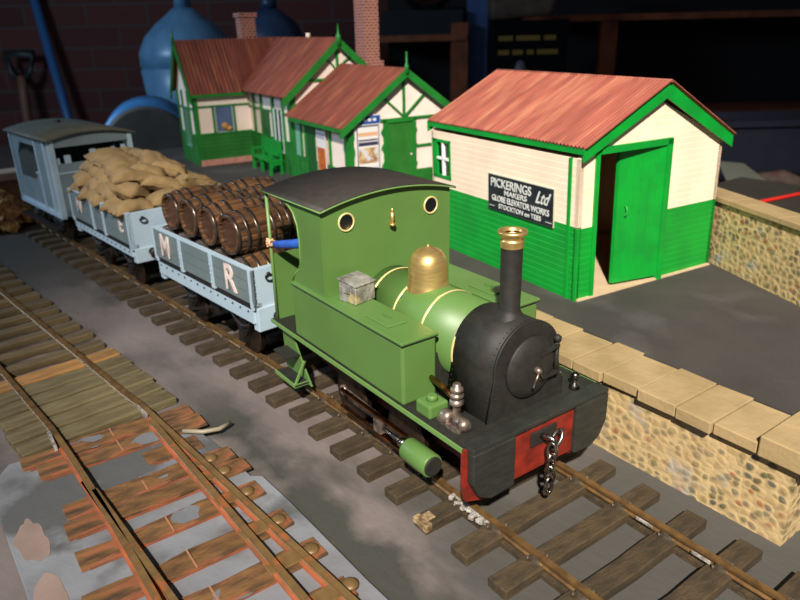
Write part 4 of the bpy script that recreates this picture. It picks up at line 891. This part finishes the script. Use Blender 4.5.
# annex: x -5.45..-4.28, y 1.75..3.05
ax, ay0, ay1, ar, aez = -4.10, 1.75, 3.02, 2.385, 1.14
sb_(MB().box(gx, ax, ay0, ay1, PZ, aez).prism([(ay0, aez), (ay1, aez), (ar, 1.55)], 'X', gx, ax), 'annex_walls', CR)
sb_(corr(gx+.0, ax+.08, (ay0-.10, 1.115), (ar, 1.615), .05, .006), 'roof_sheet', M_CORR2)
sb_(corr(gx+.0, ax+.08, (ay1+.10, 1.115), (ar, 1.615), .05, .006), 'roof_sheet', M_CORR2)
bx = ax+.085
sb_(MB().prism([(ay0-.12, 1.10), (ar, 1.615), (ar, 1.535), (ay0-.12, 1.02)], 'X', bx-.02, bx).prism([(ay1+.12, 1.10), (ar, 1.615), (ar, 1.535), (ay1+.12, 1.02)], 'X', bx-.02, bx), 'bargeboard', G)
sb_(MB().box(gx+.1, ax+.07, ay0-.10, ay0-.085, 1.07, 1.11), 'fascia', G)
sb_(MB().lathe([(0, .024), (.08, .022), (.10, .010), (.20, .008)], (bx-.01, ar, 1.56), (0, 0, 1), 8), 'finial', G)
m = MB()   # gable framing
m.box(ax, ax+.018, ar-.013, ar+.013, 1.16, 1.54).box(ax, ax+.018, ay0+.10, ay1-.05, 1.135, 1.16).box(ax, ax+.018, ay0-.005, ay0+.05, PZ, 1.12).box(ax, ax+.018, ay1-.05, ay1, PZ, 1.12).box(ax, ax+.016, 2.51, ay1, .86, .885)
m.beam((ax+.009, ar, 1.16), (ax+.009, ar-.24, 1.36), .02, .024, (1, 0, 0)).beam((ax+.009, ar, 1.16), (ax+.009, ar+.24, 1.36), .02, .024, (1, 0, 0)); sb_(m, 'gable_framing', G)
sb_(MB().box(ax, ax+.012, ay0+.02, 2.15, PZ, .60), 'dado_boards', GB); sb_(MB().box(ax, ax+.012, 2.51, ay1, PZ, .64), 'dado_boards', GB)
m = MB().box(ax, ax+.03, 2.14, 2.18, PZ, 1.15).box(ax, ax+.03, 2.475, 2.515, PZ, 1.15).box(ax, ax+.03, 2.14, 2.515, 1.12, 1.15)
sc = [(2.215-.045, 1.0), (2.565, 1.0)]
for yy, sg_ in ((2.14, -1), (2.515, 1), (ay0+.05, 1)):   # scalloped curved brackets beside posts
    for zz in (.70, .88, 1.03): m.prism([(yy, zz-.05), (yy+sg_*.025, zz), (yy, zz+.05)], 'X', ax, ax+.014)
sb_(m, 'door_frame', G)
ad = sb_(MB().box(ax, ax+.016, 2.18, 2.475, PZ, 1.12), 'door_leaf', mat('door_green', (44, 116, 40), (38, 104, 36), 8, rough=.5))
sb_(MB().lathe([(0, .010), (.015, .010)], (ax+.016, 2.455, .80), (1, 0, 0), 10), 'door_knob', M_LETTER, ad)
# annex side wall
m = MB()
for q, ww in ((-5.38, .02), (-5.22, .02), (-5.10, .03), (-4.50, .02), (-4.13, .03)): m.box(q-ww, q+ww, ay0-.018, ay0, PZ, 1.11)
m.box(gx, ax, ay0-.016, ay0, 1.08, 1.11)
sb_(m, 'framing', G)
sb_(MB().box(gx, ax, ay0-.012, ay0, PZ, .70), 'dado_boards', GB)
sb_(MB().box(-5.07, -4.86, ay0-.014, ay0-.001, PZ, 1.08), 'door_leaf', MATS['door_dark'])
aw = sb_(MB().box(-5.36, -5.24, ay0-.016, ay0, .70, 1.06), 'window', MATS['sash_green'])
# posters
def poster(pl, name, w_, h_, rows, back):
    pass
PW, PB, PN = mat('poster_white', (226, 222, 220), rough=.5), mat('poster_blue', (34, 74, 150), rough=.5), mat('poster_navy', (50, 50, 78), rough=.5)
PO, PT, PG = mat('poster_orange', (206, 128, 40), (170, 70, 40), 14, rough=.5), mat('poster_tan', (214, 184, 130), (130, 72, 40), 14, rough=.5, c3=(206, 206, 206), s3=8, lo3=.5, hi3=.55), mat('poster_grey', (176, 176, 190), (150, 150, 170), 14, rough=.5)
x = ax+.02
ps = sb_(MB().box(x, x+.008, 1.81, 2.10, .535, 1.215), 'poster', PW)
sb_(MB().box(x+.008, x+.010, 1.83, 2.08, .555, 1.12), 'poster_border', PN, ps)
sb_(MB().box(x+.008, x+.0105, 1.815, 2.095, 1.13, 1.205), 'poster_heading', PB, ps)
m = MB()
for k in range(4): m.box(x+.0105, x+.0112, 1.85+k*.055, 1.885+k*.055, 1.155, 1.18)
sb_(m, 'poster_lettering', PW, ps)
sb_(MB().box(x+.010, x+.0112, 1.84, 2.07, .60, 1.105), 'poster_sheet', PW, ps)
sb_(MB().box(x+.0112, x+.012, 1.845, 2.065, 1.02, 1.055), 'poster_lettering', mat('poster_buff', (216, 170, 130), rough=.5), ps)
sb_(MB().box(x+.0112, x+.012, 1.845, 2.065, .93, .965).box(x+.0112, x+.012, 1.845, 2.065, .975, .99), 'poster_lettering', PN, ps)
sb_(MB().box(x+.0112, x+.012, 1.845, 2.065, .765, .91), 'poster_picture', PT, ps)
sb_(MB().box(x+.0112, x+.012, 1.845, 2.065, .63, .72), 'poster_lettering', PG, ps)
y = ay0-.024
p2 = sb_(MB().box(-4.78, -4.56, y-.006, y, .54, 1.10), 'poster', PW)
sb_(MB().box(-4.765, -4.575, y-.008, y-.006, .57, .86), 'poster_picture', PO, p2)
sb_(MB().box(-4.765, -4.575, y-.008, y-.006, .95, 1.0), 'poster_lettering', PG, p2); sb_(MB().box(-4.765, -4.575, y-.008, y-.006, 1.03, 1.07), 'poster_heading', PN, p2)
# chimneys
M_CH = brick_mat('chimney_brick', (150, 70, 54), (104, 46, 38), (190, 150, 136), 9, .55, .3, .045)
sb_(MB().box(-7.58, -7.38, 1.93, 2.13, 1.80, 2.13).box(-7.60, -7.36, 1.91, 2.15, 2.13, 2.18), 'chimney_stack', M_CH)
sb_(MB().lathe([(0, .03), (.05, .024)], (-6.2, 2.34, 1.88), (0, 0, 1), 10), 'ridge_vent', M_CREAM)
sb_(MB().box(-6.24, -5.90, 2.93, 3.21, .434, 1.60).box(-6.18, -5.93, 2.97, 3.17, 1.60, 2.9), 'chimney_stack', M_CH)
# bench on the platform
bn = empty('platform_bench', (*stp(-6.02, 1.62), PZ), SRZ, 'green wooden bench against the station wall under the tall window', 'bench')
B('seat', (-.30, .30, -.09, .05, .15, .17), mat('bench_green', (0, 140, 44), (0, 124, 40), 6, rough=.5), bn)
B('backrest', (-.30, .30, .06, .075, .19, .38), MATS['bench_green'], bn)
for q in (-.28, 0, .28):
    MB().box(q-.015, q+.015, -.09, -.055, 0, .15).box(q-.015, q+.015, .05, .075, 0, .38).box(q-.012, q+.012, -.09, .06, .11, .15).prism([(-.055, .11), (-.055, .07), (-.02, .11)], 'X', q-.01, q+.01).build('leg', MATS['bench_green'], bn)
    if q: B('armrest', (q-.015, q+.015, -.09, .06, .24, .26), MATS['bench_green'], bn); B('armrest_post', (q-.012, q+.012, -.09, -.065, .15, .24), MATS['bench_green'], bn)

# ------------------------------------------------------------------ garage contents behind the layout
M_DW = mat('bench_dark_wood', (58, 42, 32), (40, 30, 24), 3, rough=.8)
WB = empty('workbench', room(18.5, 0, 0), RA, 'dark wooden workbench behind the model railway carrying the blue tanks', 'workbench')
B('worktop', (-5.5, 5.3, -16, 12, -1.4, -1.1), M_DW, WB)
for q in (-15, -5, 4, 11):
    for r_ in (-5, 4.5): B('leg', (r_-.3, r_+.3, q-.3, q+.3, -9, -1.4), M_DW, WB)
def tank(name, a, b, z, prof, m, label, cat='tank'):
    t = empty(name, room(a, b, z), RA, label, cat); return t
M_TK = mat('tank_blue', (92, 132, 160), (78, 116, 146), 2, rough=.35); M_TK2 = mat('tank_navy', (40, 62, 92), (30, 48, 74), 2, rough=.4)
t = tank('water_bottle', 21.4, -6.0, -1.1, 0, 0, 'large blue plastic bottle with rounded shoulders behind the station', 'bottle')
MB().lathe([(0, .9), (.15, 1.12), (.6, 1.26), (1.2, 1.30), (2.1, 1.38), (2.13, 1.34), (2.18, 1.34), (2.21, 1.38), (2.6, 1.36), (3.0, 1.16), (3.35, .80), (3.6, .46), (3.75, .30)], (0, 0, 0), (0, 0, 1), 48).build('bottle_body', M_TK, t)
MB().lathe([(3.74, .24), (4.0, .22), (4.05, .28), (4.3, .28)], (0, 0, 0), (0, 0, 1), 24).build('bottle_neck', M_TK, t)
t = tank('water_bottle', 22.65, -3.75, -1.1, 0, 0, 'dark blue plastic bottle, further back behind the station roof', 'bottle')
MB().lathe([(0, .8), (.15, 1.0), (.6, 1.08), (2.2, 1.08), (2.9, 1.0), (3.3, .8), (3.55, .5), (3.7, .3)], (0, 0, 0), (0, 0, 1), 40).build('bottle_body', M_TK2, t)
MB().lathe([(3.69, .24), (4.05, .24)], (0, 0, 0), (0, 0, 1), 24).build('bottle_neck', M_TK2, t)
# rounded bin lying behind the brake van
bi = empty('plastic_drum', room(14.6, -5.1, -1.1), RA, 'pale drum lying on its side with a blue rim behind the brake van', 'drum')
MB().lathe([(-.85, .86), (-.80, .93), (.5, .95)], (0, 0, .95), (.85, .25, .0), 40).build('drum_body', mat('drum_blue', (84, 150, 204), (70, 132, 188), 2, rough=.4), bi)
MB().lathe([(-.90, .80), (-.86, .86), (-.84, .86)], (0, 0, .95), (.85, .25, 0), 40).build('drum_end', mat('drum_grey', (104, 98, 90), (88, 82, 76), 2, rough=.7), bi)
# spade and pole leaning on the brick wall
sp = empty('garden_spade', room(26.8, -13.9, -9), RA, 'dark handled garden spade leaning against the brick wall', 'spade')
MB().tube([(-.9, 0, 1.2), (.15, 0, 8.9), (.28, 0, 9.6)], .17, 10).build('shaft', mat('spade_shaft', (104, 66, 48), rough=.6), sp)
MB().tube([(.28, 0, 9.3), (.30, .32, 9.8), (.40, .50, 10.2), (.44, .52, 10.4), (.44, -.52, 10.4), (.40, -.50, 10.2), (.30, -.32, 9.8), (.28, 0, 9.3)], .13, 8).build('handle', mat('spade_black', (22, 24, 28), rough=.5), sp)
MB().prism([(-.7, 0), (.7, 0), (.75, 1.5), (-.75, 1.5)], 'X', -1.02, -.96).build('blade', M_DARKM, sp)
po = MB().tube([(-1.2, -.6, 0), (.6, 1.5, 13.2)], .17, 10).build('blue_pole', mat('pole_blue', (40, 84, 130), rough=.4), None)
rplace(po, 27, -11.7, -9); tag(po, 'tall blue pole leaning against the brick wall above the brake van', 'pole')
# shelving
M_SW = mat('shelf_wood', (140, 70, 34), (104, 50, 24), 2, rough=.7)
sh = empty('shelving_unit', room(24.5, 6, 0), RA, 'brown wooden garage shelving at the back, behind the shed roof', 'shelving')
for b_ in (-2.25, 7.1-6, 8.5, 13.5): B('upright', (-.2, .2, -b_-.28 if b_ != -2.25 else 3.55, -b_+.28 if b_ != -2.25 else 4.1, -9, 2.1 if b_ != 1.1 else 4.5), M_SW, sh)
B('shelf', (-.3, 2.2, 3.6, 6.6, 1.55, 1.75), M_SW, sh); B('shelf', (-.3, 2.2, -14, 1.4, 2.05, 2.25), M_SW, sh)
B('shelf', (-.3, 2.2, -14, 5.8, -1.1, -.9), M_SW, sh)
B('back_board', (2.3, 2.5, -18, 6.2, -9, 9), mat('board_black', (20, 16, 16), (14, 12, 12), 1, rough=.9), sh)
pn = B('upright_board', (-.05, .05, -.35, .35, -3.3, 2.4), mat('panel_blue', (60, 84, 130), (48, 70, 112), 2, rough=.7)); rplace(pn, 25.0, 2.82, 2.2); tag(pn, 'narrow blue panel standing upright between the shelves', 'panel')
bb = empty('black_box', room(22.2, 4.1, .0), RA, 'black display box with two lines of small yellow writing', 'box')
B('box_body', (-.05, .95, -1.15, 1.12, -1.1, 2.12), mat('box_black', (7, 7, 8), rough=.8, spec=.1), bb)
yi = mat('yellow_ink', (120, 92, 30), rough=.6)
for zz, segs in ((1.62, ((.95, .52), (.42, -.30), (-.42, -.78))), (1.22, ((.95, .62), (.52, .20), (.08, -.12), (-.22, -.86)))):
    for a_, b_ in segs: B('faded_lettering', (-.06, -.05, b_, a_, zz-.07, zz+.07), yi, bb)
MB().lathe([(0, .16), (.4, .14), (.7, .2), (.95, .12), (1.0, 0)], (-.16, .28, .0), (0, 0, 1), 12).build('grey_figure', mat('box_grey', (92, 84, 90), rough=.6), bb)
bgm = MB().prism([(-.95, 0), (.85, .1), (.95, .5), (.5, 1.5), (-.6, 1.5), (-1.0, .6)], 'X', -.3, .4)
bg = bgm.build('brown_bag', mat('bag_brown', (84, 66, 50), (60, 46, 36), 3, rough=.8), None, .12); rplace(bg, 22.4, 3.85, 2.13); bg.rotation_euler[2] += PI; tag(bg, 'crumpled brown bag lying on top of the black box', 'bag')
bo = MB().lathe([(0, .3), (.05, .5), (.35, .8), (.38, .82), (.36, .78), (.08, .46), (.06, 0)], (0, 0, 0), (0, 0, 1), 32).build('metal_bowl', M_STEEL); rplace(bo, 22.6, 1.05, 2.5); tag(bo, 'shiny metal bowl on the dark crate, catching the light', 'bowl')
bc = B('dark_crate', (-.5, .8, -1.35, 1.35, 1.76, 2.5), mat('crate_navy', (9, 12, 20), rough=.8)); rplace(bc, 25.0, .95, 0); bc.location.z = 0
tag(bc, 'dark navy crate on the left shelf under the bowl', 'crate')
bo.location = room(24.9, 1.15, 2.5)
# objects beyond the rubble wall at the right
cr = empty('storage_crate', room(15.3, 8.2, -1.1), RA, 'dark blue open storage crate on the workbench right of the shed', 'crate')
M_NV = mat('crate_blue', (10, 16, 38), (7, 12, 30), 2, rough=.6)
B('side', (-.9, -.8, -2.2, 2.2, 0, 1.15), M_NV, cr); B('side', (.8, .9, -2.2, 2.2, 0, 1.15), M_NV, cr); B('side', (-.9, .9, -2.2, -2.1, 0, 1.15), M_NV, cr); B('side', (-.9, .9, 2.1, 2.2, 0, 1.15), M_NV, cr); B('base', (-.9, .9, -2.2, 2.2, 0, .1), M_NV, cr); B('rim', (-1.0, -.78, -2.3, 2.3, 1.06, 1.18), M_NV, cr)
pp = MB().prism([(-.4, -.5), (.35, -.35), (.5, .2), (-.1, .45)], 'Z', 0, .02).build('paper', mat('paper_grey', (96, 98, 88), rough=.8)); rplace(pp, 13.1, 6.6, -1.08, .4); pp.rotation_euler[1] = -.5; pp.location.z = -.8; tag(pp, 'crumpled pale paper on the workbench beyond the rubble wall', 'paper')
rg = MB().tube([(0, 0, 0), (.4, -.3, .12), (.9, -.5, .05), (1.2, -1.0, 0)], [.1, .16, .12, .05], 10).build('rag', mat('rag_red', (70, 26, 24), (80, 70, 60), 4, rough=.9)); rplace(rg, 13.0, 7.9, -1.0, PI/2); tag(rg, 'dull red rag beside the paper on the workbench', 'rag')
cb = MB().box(-.5, .5, -.4, .4, 0, 1.05).build('cardboard_box', mat('card_brown', (120, 92, 66), rough=.8)); rplace(cb, 13.6, 5.6, -1.1, .5); tag(cb, 'brown cardboard box just behind the shed corner', 'box')
wr_ = MB().tube([(-2.9, 4.9, .022), (-2.5, 5.4, .022), (-2.283, 6.035, .022), (-2.168, 6.862, .022), (-2.3, 7.2, .022)], .022, 8).build('red_cable', mat('cable_red', (220, 44, 34), rough=.4)); tag(wr_, 'bright red cable running off to the right above the rubble wall', 'cable')
